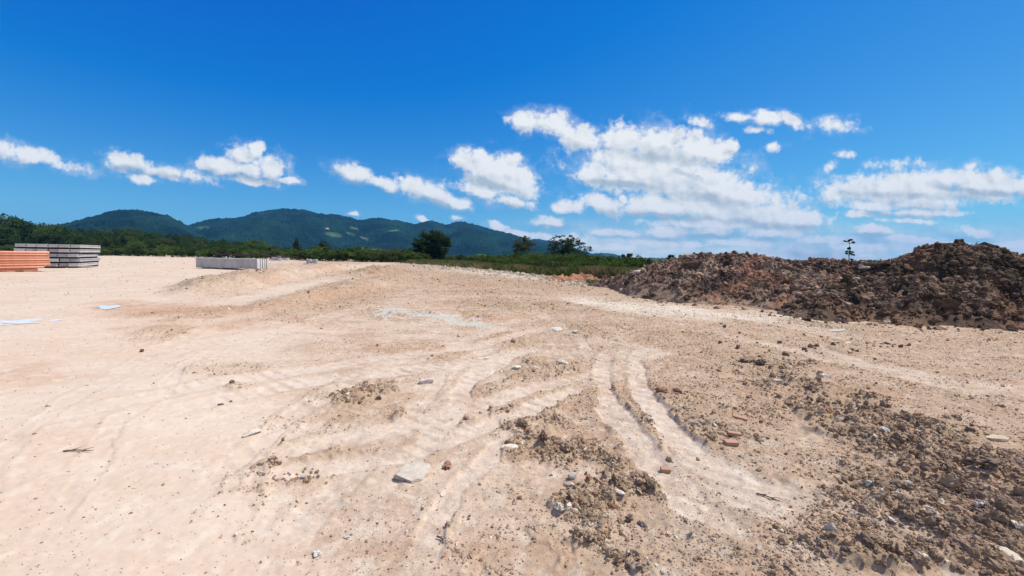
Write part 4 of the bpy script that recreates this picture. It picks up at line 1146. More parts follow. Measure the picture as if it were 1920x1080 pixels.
# shrubs
def shrubs():
    rg = np.random.default_rng(33)
    names = ["green shrub", "light green shrub", "leafy green shrub", "dark green shrub", "bright green shrub", "olive shrub"]
    def sh(px, Y, top, lab, grp, wf=1.0):
        x, _, z = at_depth(px, top, Y); x = float(x); gz = float(hz(x, Y)[0]); s = max((float(z) - gz) / 3.0, 0.12)
        k = int(rg.integers(0, 6))
        place(SHRUB[k], "shrub", names[k] + " " + lab, "shrub", x, Y, s, rg.uniform(0, 6.28), grp, s * wf * rg.uniform(0.9, 1.4))
    # in front of the wood
    px = -120
    while px < 780:
        px += rg.uniform(9, 20)
        Y = np.interp(px, [0, 300, 600, 780], [140, 118, 98, 86]) * rg.uniform(0.93, 1.05)
        top = horizon(px) - rg.uniform(1, 11) * (1.3 if px > 420 else 0.8)
        sh(px, Y, top, "at the foot of the wood", "shrubs along the foot of the wood", 1.3)
    # scrub in the centre, two rows
    for row in range(3):
        px = 730
        while px < 1130:
            px += rg.uniform(9, 17)
            Y = np.interp(px, [740, 900, 1000, 1120], [88, 72, 62, 54]) * (1.18 - 0.10 * row) * rg.uniform(0.96, 1.04)
            top = np.interp(px, [740, 860, 960, 1000, 1130], [479, 481, 478, 476, 480]) + rg.uniform(-3, 6) + row * 5
            sh(px, Y, top, "in the scrub left of the long heap", "scrub between the wood and the long heap")
    for row, (off, hmin, hmax, st) in enumerate(((8, -4, 4, 9), (5.5, 2, 10, 11), (3.6, 8, 15, 17))):
        px = 775.0
        while px < 1190:
            px += st * rg.uniform(.6, 1.4)
            e = np.interp(px, GRASS_EDGE_X, GRASS_EDGE_Y) - off * np.interp(px, [775, 950, 1190], [.55, .8, 1.25]) * rg.uniform(.85, 1.15)
            Yq = float(ground_xy(px, e)[1])
            top = min(np.interp(px, [780, 900, 1000, 1100, 1190], [481, 480, 477, 479, 484]) + rg.uniform(hmin, hmax), e - 4)
            sh(px, min(Yq, 110), top, "in the scrub just behind the tall weeds" if row < 2 else "among the weeds beside the white rubble", "scrub just behind the weeds" if row < 2 else "shrubs among the weeds", 0.9)
    # behind the heaps
    for px, top in ((1335, 489), (1460, 488), (1505, 491), (1520, 488), (1535, 489), (1550, 491), (1565, 493), (1612, 491), (1630, 488), (1645, 487), (1662, 489), (1680, 487), (1700, 488), (1262, 491), (1280, 492)):
        sh(px, 46 + rg.uniform(-3, 3), top, "whose top shows behind the spoil heaps", "shrubs behind the spoil heaps", 1.0)
    px = 1120
    while px < 1340:
        px += rg.uniform(8, 14)
        sh(px, rg.uniform(84, 92), 489 + rg.uniform(-2, 4), "in the far hedge beyond the green field", "hedge beyond the green field", 1.3)
shrubs()

# slim saplings with whorls of leaves
def sapling(px, Y, top, label, tiers, seed, leaf=0.35, wid=1.0):
    rg = np.random.default_rng(seed)
    x, _, z = at_depth(px, top, Y); x = float(x); gz = float(hz(x, Y)[0]); Hh = float(z) - gz
    root = empty("sapling", (x, Y, gz)); tag(root, label, "tree")
    ch = [([(0.03 * math.sin(t * 5), 0.02 * math.cos(t * 4), Hh * t * 0.98 - .1 * (t == 0)) for t in np.linspace(0, 1, 9)], np.linspace(0.05, 0.012, 9))]
    C = []; rads = []
    for t, w, k in tiers:
        for q in range(k):
            a = rg.uniform(0, 6.28) if k > 2 else (0.15 + math.pi * q + rg.uniform(-.3, .3))
            ln = w * wid * rg.uniform(0.75, 1.1)
            s = np.array([0, 0, Hh * t - 0.25 * ln]); e = np.array([math.cos(a) * ln, math.sin(a) * ln * .8, Hh * t + rg.uniform(-.05, .1)])
            ch.append(([s, (s + e) / 2 + np.array([0, 0, 0.06 * ln]), e], [0.018, 0.012, 0.006]))
            C.append(e); rads.append(0.085)
            C.append(s * .35 + e * .65 + np.array([0, 0, .04])); rads.append(0.05)
    link("trunk", tube_mesh("trunk", ch, MAT_BARK, 6), root)
    V, Fc, c = leaves(np.array(C), np.array(rads) * (leaf / .16), 12, leaf, "forest", rg, 0.8)
    link("crown", mesh_np("crown", V, Fc, 4, c, False, MAT_LEAF), root)
sapling(1594, 30, 449, "thin sapling with whorled leaf tufts rising between the spoil heaps",
        [(0.98, 0.10, 3), (0.93, 0.28, 3), (0.80, 0.15, 3), (0.72, 0.22, 3), (0.66, 0.40, 3), (0.55, 0.3, 2), (0.48, 0.55, 5), (0.42, 0.6, 5), (0.33, 0.45, 5), (0.26, 0.4, 4), (0.18, 0.3, 4)], 5, 0.125)
sapling(1260, 60, 480, "short tufted sapling above the left end of the long heap", [(0.97, 0.45, 7), (0.85, 0.6, 5), (0.68, 0.7, 6), (0.55, 0.5, 4)], 8, 0.3)
sapling(1175, 66, 477, "thin crooked tree standing above the far field hedge", [(0.97, 0.8, 6), (0.86, 0.7, 6), (0.72, 0.4, 4), (0.5, 0.3, 3), (0.3, 0.35, 4)], 9, 0.3)

# dead twigs on top of the dark heap
for px, py, l, lab in ((1806, 462, 0.22, "dry dead twig sticking up from the dark heap's summit"), (1828, 466, 0.25, "second dead twig on the summit, leaning to the right")):
    p = on_heap(gridB, px, py)
    rg = np.random.default_rng(int(px))
    ch = []
    for k in range(5):
        d = np.array([rg.normal(0.3 if px > 1810 else -.3, .5), rg.normal(0, .3), abs(rg.normal(.6, .3)) + .1]); d /= np.linalg.norm(d)
        ch.append(([d * l * t * (0.6 + .1 * k) + np.array([0, 0, .05 * math.sin(t * 3)]) for t in np.linspace(0, 1, 5)], np.linspace(0.016, 0.006, 5)))
    o = link("dead_twig", tube_mesh("dead_twig", ch, MAT_TIMBER, 5)); o.location = (p[0], p[1], p[2] - 0.02); tag(o, lab, "twig")

# tall weeds between rubble strip and scrub, and the green field
def grass():
    rg = np.random.default_rng(44)
    def blades(px, py, hmin, hmax, cols, nm):
        x, y = ground_xy(px, py); n = len(x)
        h = rg.uniform(hmin, hmax, n) * (1 + 0.35 * sstep(1040, 1120, px) * (hmax > .8)); w = 0.02 + 0.0005 * y
        a = rg.uniform(0, 6.28, n); ln = rg.normal(0, 0.35, (n, 2)) * h[:, None]
        z = height(x, y) - 0.02
        dx, dy = np.cos(a) * w, np.sin(a) * w
        V = np.stack([np.stack([x - dx, y - dy, z], -1), np.stack([x + dx, y + dy, z], -1),
                      np.stack([x + dx * .6 + ln[:, 0] * .4, y + dy * .6 + ln[:, 1] * .4, z + h * .6], -1),
                      np.stack([x + ln[:, 0], y + ln[:, 1], z + h], -1)], 1).reshape(-1, 3)
        Fc = np.arange(n * 4).reshape(-1, 4)
        pal = np.array(cols); t = np.clip(0.5 + .8 * fbm(x * .4, y * .4, 3, 81) + rg.normal(0, .22, n), 0, 0.999)
        c = pal[(t * len(pal)).astype(int)] * rg.uniform(.75, 1.25, (n, 1))
        o = link(nm, mesh_np(nm, V, Fc, 4, np.repeat(c, 4, 0), False, MAT_LEAF)); tag(o, kind="stuff")
    n = 60000
    px = rg.uniform(765, 1185, n); e = np.interp(px, GRASS_EDGE_X, GRASS_EDGE_Y)
    py = e - 6 * rg.uniform(0, 1, n) ** 1.3 + rg.normal(0, .8, n)
    blades(px, py, 0.25, 0.85, [(0.08, 0.115, 0.03), (0.12, 0.14, 0.042), (0.19, 0.165, 0.068), (0.27, 0.20, 0.10)], "tall_weeds")
    n = 30000
    px = rg.uniform(1100, 1330, n); py = rg.uniform(498, 533, n)
    blades(px, py, 0.1, 0.35, [(0.07, 0.12, 0.03), (0.10, 0.15, 0.035), (0.13, 0.16, 0.05)], "field_grass")
    n = 26000
    px = rg.uniform(-100, 770, n); e = np.interp(px, GRASS_EDGE_X, GRASS_EDGE_Y)
    py = e - 4 * rg.uniform(0, 1, n) + rg.normal(0, .7, n)
    keep = py > horizon(px) + 3.5
    blades(px[keep], py[keep], 0.2, 0.7, [(0.07, 0.11, 0.03), (0.10, 0.14, 0.04), (0.15, 0.15, 0.06)], "edge_grass")
grass()

# ------------------------------------------------------------------ hills
def hill_mat():
    m, nt, out = new_mat("forested_hill")
    at = N(nt, "ShaderNodeAttribute", attribute_name="Col"); tc = N(nt, "ShaderNodeTexCoord")
    v = N(nt, "ShaderNodeTexVoronoi", i_Scale=0.11); L(nt, tc.outputs["Object"], v.inputs["Vector"])
    nz = N(nt, "ShaderNodeTexNoise", i_Scale=0.03, i_Detail=8, i_Roughness=.7); L(nt, tc.outputs["Object"], nz.inputs["Vector"])
    mr = N(nt, "ShaderNodeMapRange"); mr.inputs[1].default_value = .3; mr.inputs[2].default_value = .7; mr.inputs[3].default_value = .65; mr.inputs[4].default_value = 1.35
    L(nt, nz.outputs[0], mr.inputs[0])
    vm = N(nt, "ShaderNodeVectorMath", op='SCALE'); L(nt, at.outputs["Color"], vm.inputs[0]); L(nt, mr.outputs[0], vm.inputs["Scale"])
    d = N(nt, "ShaderNodeBsdfDiffuse"); L(nt, vm.outputs[0], d.inputs[0])
    b = N(nt, "ShaderNodeBump", i_Strength=0.9, i_Distance=5.0); b.invert = True
    L(nt, v.outputs["Distance"], b.inputs["Height"]); L(nt, b.outputs[0], d.inputs["Normal"])
    L(nt, d.outputs[0], out.inputs[0]); return m
MAT_HILL = hill_mat()

def hill(sil, Rr, R0, Rb, seed, clear=(), da=0.07, canopy=7.0, base=(0.007, 0.020, 0.010), spur=0.23):
    sx = np.array([s[0] for s in sil], float); sy = np.array([s[1] for s in sil], float)
    d = ray(sx, sy); azs = np.arctan2(d[:, 0], d[:, 1]); el = d[:, 2] / np.hypot(d[:, 0], d[:, 1])
    az = np.arange(azs[0], azs[-1], R(da)); tel = np.interp(az, azs, el)
    ker = np.hanning(15); ker /= ker.sum(); tel = np.convolve(np.pad(tel, 7, mode='edge'), ker, 'valid')
    Hr = np.maximum(CAMZ + tel * Rr, 0.5)
    nr = 330
    t = np.concatenate([np.linspace(0, 1, 270), np.linspace(1, 2, 61)[1:]])
    rr = np.where(t < 1, R0 + (Rr - R0) * t, Rr + (Rb - Rr) * (t - 1))
    A, RR = np.meshgrid(az, rr); _, T = np.meshgrid(az, t)
    x = (np.sin(A) * RR).ravel(); y = (np.cos(A) * RR).ravel(); T = T.ravel()
    H = np.broadcast_to(Hr, (len(rr), len(az))).ravel()
    prof = np.where(T < 1, np.sin(np.clip(T, 0, 1) * math.pi / 2) ** 1.35, np.clip(2 - T, 0, 1) ** 0.8)
    sp = fbm(x / 420, y / 420, 4, seed)
    w = np.where(T < 1, np.sin(np.clip(T, 0, 1) * math.pi), 0.4)
    z = H * prof * (1 + 0) - H * spur * np.abs(sp) * w * 1.6
    can = canopy * (0.6 * noise2(x / 11, y / 11, seed + 5) + 0.4 * noise2(x / 5.5, y / 5.5, seed + 6)) + canopy * .6 * noise2(x / 40, y / 40, seed + 7)
    cl = np.zeros(x.shape)
    qx, qy = project(x, y, np.maximum(z, -5))
    wob = 3.0 * noise2(x / 60, y / 60, seed + 9)
    col = np.broadcast_to(np.array(base), x.shape + (3,)) * (1 + 0.75 * fbm(x / 150, y / 150, 4, seed + 13, .6))[:, None]
    col = np.clip(col, 0.003, 1)
    for cx, cy, rx, ry, an, c in clear:
        k = sstep(1.15, 0.75, blob(qx + wob, qy + wob * .3, cx, cy, rx, ry, an)) * (T < 1)
        cl = np.maximum(cl, k); col = mixc(col, np.array(c), k)
    z = z + 9.0 * np.clip(noise2(x / 22, y / 22, seed + 31) * 1.6, 0, 1) * np.exp(-((T - 1) / 0.05) ** 2) * (canopy > 1)
    z = z + can * (1 - cl) * np.clip(H * prof / 12, 0, 1) - 1.0
    n0, n1 = len(rr), len(az)
    i = np.arange(n0 - 1)[:, None] * n1; j = np.arange(n1 - 1)[None]
    Fq = np.stack([i + j, i + j + 1, i + n1 + j + 1, i + n1 + j], -1).reshape(-1, 4)
    o = link("hill", mesh_np("hill", np.stack([x, y, z], -1), Fq, 4, col, True, MAT_HILL)); tag(o, kind="structure")
GR = (0.065, 0.105, 0.032)
hill([(-700, 440), (-300, 432), (0, 436), (60, 432), (100, 426), (140, 418), (165, 411), (195, 402), (225, 397), (250, 396), (275, 400), (310, 404), (328, 411), (350, 424), (372, 440), (420, 458), (470, 470), (520, 476)],
     1900, 900, 2600, 900, canopy=6.0)
hill([(240, 466), (300, 452), (335, 434), (355, 424), (380, 417), (405, 411), (430, 412), (460, 408), (478, 401), (500, 398), (530, 395), (572, 395), (590, 401), (620, 404), (650, 408), (672, 414), (715, 411), (745, 416), (776, 423), (808, 416), (836, 423), (862, 416), (885, 421), (920, 432), (960, 441), (985, 449), (1010, 455), (1035, 462), (1060, 472), (1090, 480)],
     2500, 1150, 3400, 920, clear=[(626, 440, 17, 4.5, 10, GR), (657, 438, 10, 2.5, 20, GR), (684, 447, 9, 1.5, 20, (0.24, 0.20, 0.14)), (613, 428, 6, 1.5, 12, (0.34, 0.24, 0.15)), (381, 426, 13, 3, 0, (0.06, 0.11, 0.035)), (665, 427, 10, 2, 15, (0.09, 0.13, 0.04)), (735, 432, 14, 1.5, -5, (0.08, 0.12, 0.04)), (700, 468, 30, 3, 8, (0.07, 0.12, 0.03))])
hill([(900, 476), (950, 462), (985, 452), (1005, 449), (1035, 453), (1060, 461), (1090, 471), (1130, 482)], 3300, 2000, 4000, 940)
hill([(1080, 484), (1105, 477), (1125, 475), (1148, 476), (1165, 481), (1180, 486), (1200, 488), (1222, 485), (1245, 489), (1265, 491), (1290, 490), (1330, 493), (1420, 492), (1520, 494), (1600, 490), (1660, 489), (1760, 493), (1900, 494), (2300, 500), (2700, 500)],
     4300, 2600, 5000, 960, base=(0.03, 0.04, 0.022))
hill([(860, 486), (880, 479), (900, 474), (925, 478), (950, 485), (980, 489)], 420, 330, 480, 980, da=0.1, canopy=0.6, base=(0.07, 0.12, 0.03), spur=0.02)

# ------------------------------------------------------------------ light, sky, clouds
SUN_EL, SUN_AZ = 58.0, 72.0      # degrees above the horizon, degrees to the right of the view
sdv = Vector((math.cos(R(SUN_EL)) * math.sin(R(SUN_AZ)), math.cos(R(SUN_EL)) * math.cos(R(SUN_AZ)), math.sin(R(SUN_EL))))
sl = bpy.data.lights.new("sun", 'SUN'); sl.energy = 4.4; sl.angle = R(0.53); sl.color = (1.0, 0.95, 0.87)
so = bpy.data.objects.new("sun", sl); COL.objects.link(so); so.rotation_euler = sdv.to_track_quat('Z', 'Y').to_euler()
so.location = (0, 0, 50)

CLOUDS = [(-20, 272, 60, 22, 15), (60, 292, 62, 17, 12), (122, 312, 44, 9, 8),
    (240, 304, 40, 19, 15), (300, 321, 60, 14, 10), (358, 329, 42, 10, 5), (268, 335, 32, 9, 5),
    (400, 306, 38, 14, 0), (455, 293, 34, 26, 0), (450, 318, 72, 18, 5), (512, 315, 30, 26, 15), (470, 338, 48, 9, 5), (542, 338, 24, 7, 5),
    (662, 324, 42, 18, 15), (715, 341, 32, 12, 15), (776, 347, 38, 22, 12), (822, 366, 46, 17, 18), (862, 381, 28, 13, 15),
    (878, 300, 36, 22, 10), (935, 320, 60, 32, 18), (970, 345, 44, 36, 15), (905, 357, 58, 15, 8), (962, 379, 42, 14, 4),
    (985, 230, 38, 22, 0), (1042, 234, 46, 22, 15), (1092, 258, 52, 24, 15), (1170, 262, 50, 29, 0), (1232, 266, 60, 30, 0), (1302, 277, 60, 34, 8), (1342, 292, 38, 34, 0),
    (1120, 322, 54, 28, 0), (1182, 332, 92, 36, 4), (1272, 330, 92, 46, 4), (1342, 352, 72, 40, 12), (1140, 386, 62, 20, 8), (1066, 388, 38, 13, 0), (1232, 386, 92, 26, 4),
    (1332, 392, 112, 30, 4), (1432, 402, 92, 26, 4), (1505, 412, 70, 18, 0), (1402, 372, 60, 30, 18), (1325, 418, 150, 14, 0),
    (1315, 230, 28, 7, 10), (1440, 220, 38, 14, 0), (1482, 226, 38, 13, 25), (1385, 219, 32, 8, 0), (1570, 234, 38, 10, 0), (1417, 244, 20, 6, 0), (1448, 279, 19, 6, -10),
    (1560, 366, 30, 22, 0), (1622, 360, 62, 26, 0), (1702, 346, 72, 30, 0), (1792, 336, 92, 26, 0), (1885, 344, 76, 24, 4), (1722, 379, 92, 15, -3), (1642, 386, 60, 14, 0),
    (1722, 399, 92, 9, -2), (1702, 413, 62, 6, 0), (1552, 313, 18, 9, -15), (1590, 289, 19, 6, 0), (1647, 312, 22, 9, 0), (1702, 309, 34, 9, 0), (1612, 402, 42, 8, 0),
    (1030, 416, 36, 13, 0), (930, 424, 26, 9, 12), (790, 411, 14, 7, 10), (860, 410, 13, 6, 0), (667, 405, 13, 5, 0), (1150, 438, 46, 9, 0), (985, 441, 60, 8, 4), (1052, 448, 72, 11, 0),
    (1252, 432, 46, 13, 0), (1335, 432, 52, 14, 0), (1642, 433, 42, 11, 0), (1832, 436, 46, 13, 8), (1702, 448, 62, 8, 0), (1450, 436, 72, 14, 0), (1550, 450, 60, 12, 0),
    (1400, 455, 90, 9, 0), (1250, 458, 100, 9, 0), (1150, 464, 80, 8, 0), (1600, 465, 90, 8, 0), (1790, 462, 70, 8, 0), (1900, 460, 60, 9, 0)]
CLOUDS += [(1240, 318, 150, 66, 6), (1355, 372, 150, 46, 6), (1165, 300, 70, 30, 4), (1450, 415, 120, 26, 3), (1690, 362, 150, 36, 0), (1840, 352, 90, 26, 3), (930, 335, 66, 44, 15)]
_rc = random.Random(4)
for cx, cy, rx, ry, an in list(CLOUDS[:70]):
    if rx >= 34 and ry > 14 and cy < 400:
        t = _rc.uniform(-2.6, -0.5); k = _rc.uniform(.3, .55)
        CLOUDS.append((cx + math.cos(t) * rx * .85, cy + math.sin(t) * ry * .85, ry * k * 1.3, ry * k, 0))
CLOUDS = [(cx, cy, rx * 1.35, ry * 1.5, an, 0.42) if ry <= 11 and cy < 330 and rx < 50 else (cx, cy, rx, ry, an, 0.0) for cx, cy, rx, ry, an in CLOUDS]
CLOUDS_BIG = [c for c in CLOUDS if c[3] > 9 and not c[5]]
SHADES = [(1235, 298, 75, 12, 4), (1010, 262, 55, 8, 12), (1330, 372, 80, 10, 6), (1230, 405, 130, 8, 3), (1430, 420, 90, 8, 2), (910, 340, 60, 8, 14), (965, 388, 42, 7, 4), (825, 380, 40, 7, 15), (690, 350, 40, 7, 12),
          (470, 335, 60, 7, 6), (330, 333, 55, 5, 8), (1165, 345, 70, 6, 4), (1700, 366, 110, 7, 0), (1850, 360, 80, 6, 2), (1710, 404, 80, 4, 0), (1150, 446, 46, 4, 0), (1040, 425, 36, 4, 0), (1330, 442, 60, 5, 0), (1640, 441, 42, 4, 0), (1290, 330, 40, 6, 15), (250, 318, 35, 7, 12)]

def build_world():
    w = bpy.data.worlds.new("World"); scene.world = w; w.use_nodes = True
    nt = w.node_tree; nt.nodes.clear()
    out = N(nt, "ShaderNodeOutputWorld"); bg = N(nt, "ShaderNodeBackground"); bg.inputs["Strength"].default_value = SKY_STRENGTH
    L(nt, bg.outputs[0], out.inputs["Surface"])
    sky = N(nt, "ShaderNodeTexSky"); sky.sky_type = 'NISHITA'; sky.sun_disc = False
    sky.sun_elevation = R(SUN_EL); sky.sun_rotation = R(SUN_AZ); sky.altitude = 300
    sky.air_density = 1.0; sky.dust_density = 0.3; sky.ozone_density = 2.0
    # grade of the blue
    sep = N(nt, "ShaderNodeSeparateColor"); L(nt, sky.outputs[0], sep.inputs[0])
    com = N(nt, "ShaderNodeCombineColor")
    for i, (g, o) in enumerate(SKY_GRADE):
        ml = N(nt, "ShaderNodeMath", op='MULTIPLY_ADD'); ml.inputs[1].default_value = g; ml.inputs[2].default_value = o
        mxm = N(nt, "ShaderNodeMath", op='MAXIMUM'); mxm.inputs[1].default_value = 0.01
        L(nt, sep.outputs[i], ml.inputs[0]); L(nt, ml.outputs[0], mxm.inputs[0]); L(nt, mxm.outputs[0], com.inputs[i])
    tc = N(nt, "ShaderNodeTexCoord")
    sx = N(nt, "ShaderNodeSeparateXYZ"); L(nt, tc.outputs["Generated"], sx.inputs[0])
    ym = N(nt, "ShaderNodeMath", op='MAXIMUM'); ym.inputs[1].default_value = 0.08; L(nt, sx.outputs[1], ym.inputs[0])
    dv = N(nt, "ShaderNodeMath", op='DIVIDE'); L(nt, sx.outputs[0], dv.inputs[0]); L(nt, ym.outputs[0], dv.inputs[1])
    dv2 = N(nt, "ShaderNodeMath", op='DIVIDE'); L(nt, sx.outputs[2], dv2.inputs[0]); L(nt, ym.outputs[0], dv2.inputs[1])
    ab = N(nt, "ShaderNodeCombineXYZ"); L(nt, dv.outputs[0], ab.inputs[0]); L(nt, dv2.outputs[0], ab.inputs[1])
    # warp by noise
    def noise(scale, detail, rough, off=(0, 0, 0), stretch=(1, 1, 1), out_i=0):
        mp = N(nt, "ShaderNodeMapping"); mp.inputs["Location"].default_value = off; mp.inputs["Scale"].default_value = stretch
        L(nt, ab.outputs[0], mp.inputs[0])
        q = N(nt, "ShaderNodeTexNoise"); q.noise_dimensions = '3D'
        q.inputs["Scale"].default_value = scale; q.inputs["Detail"].default_value = detail; q.inputs["Roughness"].default_value = rough
        L(nt, mp.outputs[0], q.inputs["Vector"]); return q.outputs[out_i]
    nwarp = noise(18, 6, .58, out_i=1)
    wv = N(nt, "ShaderNodeVectorMath", op='SUBTRACT'); wv.inputs[1].default_value = (.5, .5, .5); L(nt, nwarp, wv.inputs[0])
    wm = N(nt, "ShaderNodeVectorMath", op='MULTIPLY_ADD'); wm.inputs[1].default_value = (0.045, 0.026, 0); L(nt, wv.outputs[0], wm.inputs[0]); L(nt, ab.outputs[0], wm.inputs[2])
    wsp = N(nt, "ShaderNodeSeparateXYZ"); L(nt, wm.outputs[0], wsp.inputs[0])
    va = VA = N(nt, "ShaderNodeCombineXYZ"); vb = VB = N(nt, "ShaderNodeCombineXYZ")
    for i in range(3): L(nt, wsp.outputs[0], va.inputs[i]); L(nt, wsp.outputs[1], vb.inputs[i])
    def blobs(lst, va=None, vb=None):
        va = va or VA; vb = vb or VB
        lst = list(lst)
        while len(lst) % 3: lst.append(lst[-1])
        cur = None
        for k in range(0, len(lst), 3):
            A1, B1, C1, A2, B2, C2, K = ([], [], [], [], [], [], [])
            for (cx, cy, rx, ry, an, kk) in lst[k:k + 3]:
                K.append(kk)
                d = ray(cx, cy); a0 = d[0] / d[1]; b0 = d[2] / d[1]
                # picture-down angle -> up-positive direction
                c, s = math.cos(R(an) + 0.015), math.sin(R(an) + 0.015)
                ra, rb = rx / F, ry / F
                A1.append(c / ra); B1.append(-s / ra); C1.append(-(a0 * c - b0 * s) / ra)
                A2.append(s / rb); B2.append(c / rb); C2.append(-(a0 * s + b0 * c) / rb)
            def lin(A, B, C):
                m1 = N(nt, "ShaderNodeVectorMath", op='MULTIPLY_ADD'); m1.inputs[1].default_value = A; m1.inputs[2].default_value = C; L(nt, va.outputs[0], m1.inputs[0])
                m2 = N(nt, "ShaderNodeVectorMath", op='MULTIPLY_ADD'); m2.inputs[1].default_value = B; L(nt, vb.outputs[0], m2.inputs[0]); L(nt, m1.outputs[0], m2.inputs[2]); return m2.outputs[0]
            u, v = lin(A1, B1, C1), lin(A2, B2, C2)
            uu = N(nt, "ShaderNodeVectorMath", op='MULTIPLY_ADD'); uu.inputs[2].default_value = K; L(nt, u, uu.inputs[0]); L(nt, u, uu.inputs[1])
            q = N(nt, "ShaderNodeVectorMath", op='MULTIPLY_ADD'); L(nt, v, q.inputs[0]); L(nt, v, q.inputs[1]); L(nt, uu.outputs[0], q.inputs[2])
            if cur is None: cur = q.outputs[0]
            else:
                mn = N(nt, "ShaderNodeVectorMath", op='MINIMUM'); L(nt, cur, mn.inputs[0]); L(nt, q.outputs[0], mn.inputs[1]); cur = mn.outputs[0]
        s = N(nt, "ShaderNodeSeparateXYZ"); L(nt, cur, s.inputs[0])
        m1 = N(nt, "ShaderNodeMath", op='MINIMUM'); L(nt, s.outputs[0], m1.inputs[0]); L(nt, s.outputs[1], m1.inputs[1])
        m2 = N(nt, "ShaderNodeMath", op='MINIMUM'); L(nt, m1.outputs[0], m2.inputs[0]); L(nt, s.outputs[2], m2.inputs[1])
        sq = N(nt, "ShaderNodeMath", op='SQRT'); L(nt, m2.outputs[0], sq.inputs[0]); return sq.outputs[0]
    def math2(op, a, b):
        m = N(nt, "ShaderNodeMath", op=op)
        for i, s in enumerate((a, b)):
            if isinstance(s, (int, float)): m.inputs[i].default_value = s
            else: L(nt, s, m.inputs[i])
        return m.outputs[0]
    def smap(v, a, b, c, d, smooth=True):
        m = N(nt, "ShaderNodeMapRange"); m.interpolation_type = 'SMOOTHSTEP' if smooth else 'LINEAR'
        for i, q in enumerate((a, b, c, d)): m.inputs[i + 1].default_value = q
        L(nt, v, m.inputs[0]); return m.outputs[0]
    dist = blobs(CLOUDS); shd = blobs([c + (0.0,) for c in SHADES])
    # the same clouds a little towards the sun: where they thin out the cloud is lit, where they thicken it lies in its own shade
    VA2 = N(nt, "ShaderNodeVectorMath", op='ADD'); VA2.inputs[1].default_value = (0.009,) * 3; L(nt, VA.outputs[0], VA2.inputs[0])
    VB2 = N(nt, "ShaderNodeVectorMath", op='ADD'); VB2.inputs[1].default_value = (0.017,) * 3; L(nt, VB.outputs[0], VB2.inputs[0])
    dist2 = blobs(CLOUDS_BIG, VA2, VB2)
    n1 = noise(30, 8, .60); nh = noise(85, 4, .6, off=(4, 4, 0)); nb = noise(13, 3, .5, off=(1, 5, 0)); r1 = noise(24, 4, .5, off=(7, 0, 0)); r2 = noise(24, 4, .5, off=(7.007, 0.014, 0)); n3 = noise(11, 5, .55, off=(3, 2, 0), stretch=(1, 1.8, 1))
    f = math2('SUBTRACT', 1.0, dist)
    f = math2('ADD', f, math2('MULTIPLY', math2('SUBTRACT', n1, 0.5), 1.7)); f = math2('ADD', f, math2('MULTIPLY', math2('SUBTRACT', nb, 0.5), 0.9)); f = math2('ADD', f, math2('MULTIPLY', math2('SUBTRACT', nh, 0.5), 0.75))
    dens = smap(f, -0.22, 0.50, 0, 1)
    dens = math2('MAXIMUM', dens, math2('MULTIPLY', smap(f, -0.6, 0.1, 0, 0.28), smap(n3, 0.42, 0.62, 0, 1)))
    # low hazy streaks of cloud over the horizon to the right
    st = noise(9, 7, .6, off=(1.3, 0, 0), stretch=(1, 5.0, 1))
    side = smap(dv.outputs[0], -0.1, 0.25, 0, 1); low = smap(dv2.outputs[0], 0.0, 0.125, 1, 0)
    stz = math2('MULTIPLY', math2('MULTIPLY', smap(st, 0.25, 0.60, 0.28, .95), side), low)
    dens = math2('MAXIMUM', dens, stz)
    fr = smap(sx.outputs[1], 0.10, 0.22, 0, 1); dens = math2('MULTIPLY', dens, fr)
    # unseen clouds added behind and above the viewer to whiten the fill light
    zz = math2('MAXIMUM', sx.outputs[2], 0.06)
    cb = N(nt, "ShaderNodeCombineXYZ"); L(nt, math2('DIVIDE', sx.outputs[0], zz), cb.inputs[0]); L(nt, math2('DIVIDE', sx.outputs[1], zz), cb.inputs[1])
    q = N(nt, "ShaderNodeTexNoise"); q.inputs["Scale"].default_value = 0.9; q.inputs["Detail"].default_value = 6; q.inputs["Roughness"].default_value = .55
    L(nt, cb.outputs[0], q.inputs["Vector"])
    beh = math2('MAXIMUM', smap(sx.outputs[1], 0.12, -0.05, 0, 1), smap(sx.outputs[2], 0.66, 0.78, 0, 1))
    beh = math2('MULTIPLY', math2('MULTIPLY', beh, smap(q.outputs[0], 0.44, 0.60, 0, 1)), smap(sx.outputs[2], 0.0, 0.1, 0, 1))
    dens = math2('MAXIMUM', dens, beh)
    # light and dark parts of the clouds: relief towards the sun plus the grey undersides
    rel = math2('ADD', math2('MULTIPLY', math2('SUBTRACT', r1, r2), 1.1), math2('MULTIPLY', math2('SUBTRACT', n1, 0.5), 0.35)); rel = math2('ADD', rel, math2('MINIMUM', math2('MULTIPLY', math2('SUBTRACT', dist2, dist), 0.55), 0.12))
    gs = math2('ADD', smap(shd, 0.1, 1.5, 1, 0), math2('MULTIPLY', math2('SUBTRACT', n3, .5), 0.7))
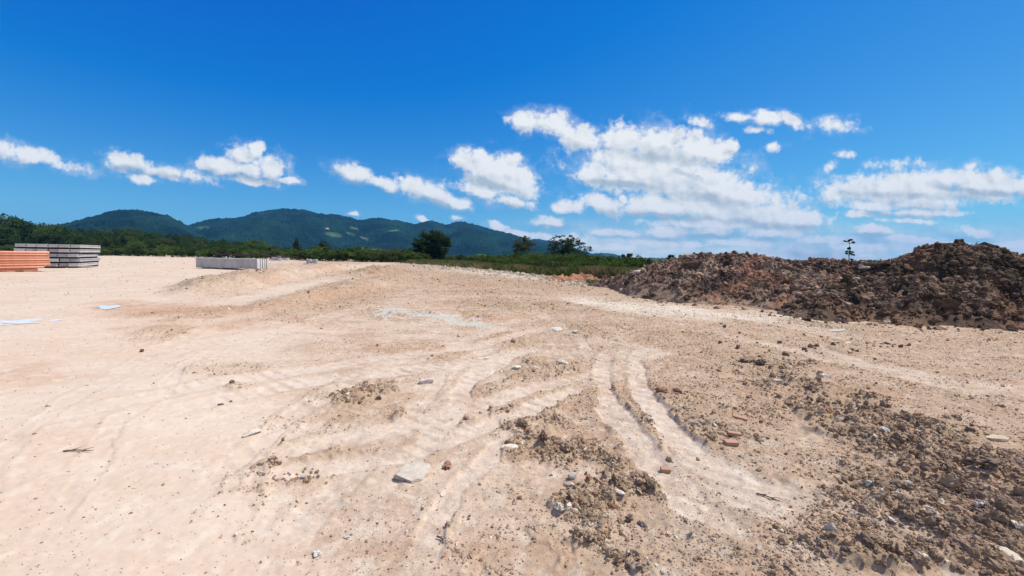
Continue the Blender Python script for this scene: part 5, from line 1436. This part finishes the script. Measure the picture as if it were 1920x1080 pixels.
    br = math2('SUBTRACT', math2('ADD', 0.93, rel), math2('MULTIPLY', math2('MAXIMUM', gs, 0.0), 0.52))
    br = smap(br, 0.35, 1.05, 0.0, 1.0, False)
    mixw = N(nt, "ShaderNodeMix"); mixw.data_type = 'RGBA'
    mixw.inputs[6].default_value = (*[c * CLOUD_GAIN for c in (0.47, 0.56, 0.65)], 1); mixw.inputs[7].default_value = (*[c * CLOUD_GAIN for c in (0.93, 0.95, 0.97)], 1)
    L(nt, br, mixw.inputs[0])
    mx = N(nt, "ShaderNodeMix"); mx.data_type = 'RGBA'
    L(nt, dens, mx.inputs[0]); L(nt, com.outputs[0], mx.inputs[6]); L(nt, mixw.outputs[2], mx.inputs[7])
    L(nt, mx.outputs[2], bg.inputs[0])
    w.cycles.sampling_method = 'MANUAL'; w.cycles.sample_map_resolution = 512

SKY_STRENGTH = 0.11
SKY_GRADE = [(0.42, -0.66), (0.70, -0.40), (0.5, 2.75)]
CLOUD_GAIN = 7.4
build_world()

# ------------------------------------------------------------------ air
def haze():
    bm = bmesh.new(); box_bm(bm, (0, 0, 0), (1, 1, 1))
    m, nt, out = new_mat("haze_air")
    v = N(nt, "ShaderNodeVolumePrincipled"); v.inputs["Density"].default_value = 1.1e-4
    v.inputs["Color"].default_value = (0.14, 0.51, 0.98, 1); v.inputs["Anisotropy"].default_value = 0.0
    L(nt, v.outputs[0], out.inputs["Volume"])
    o = link("haze", bm_mesh(bm, "haze", m)); o.scale = (10600, 10600, 300); o.location = (0, 0, 300 / 2 - 4)
    tag(o, kind="stuff")
haze()

# ------------------------------------------------------------------ render settings
scene.render.engine = 'CYCLES'
vs = scene.view_settings
vs.view_transform = 'Standard'; vs.look = 'None'; vs.gamma = 1; vs.use_curve_mapping = False
vs.exposure = 0.25
cy = scene.cycles
cy.use_denoising = True
cy.max_bounces = 4; cy.diffuse_bounces = 2; cy.glossy_bounces = 2; cy.transmission_bounces = 2; cy.volume_bounces = 0; cy.transparent_max_bounces = 4
cy.caustics_reflective = False; cy.caustics_refractive = False
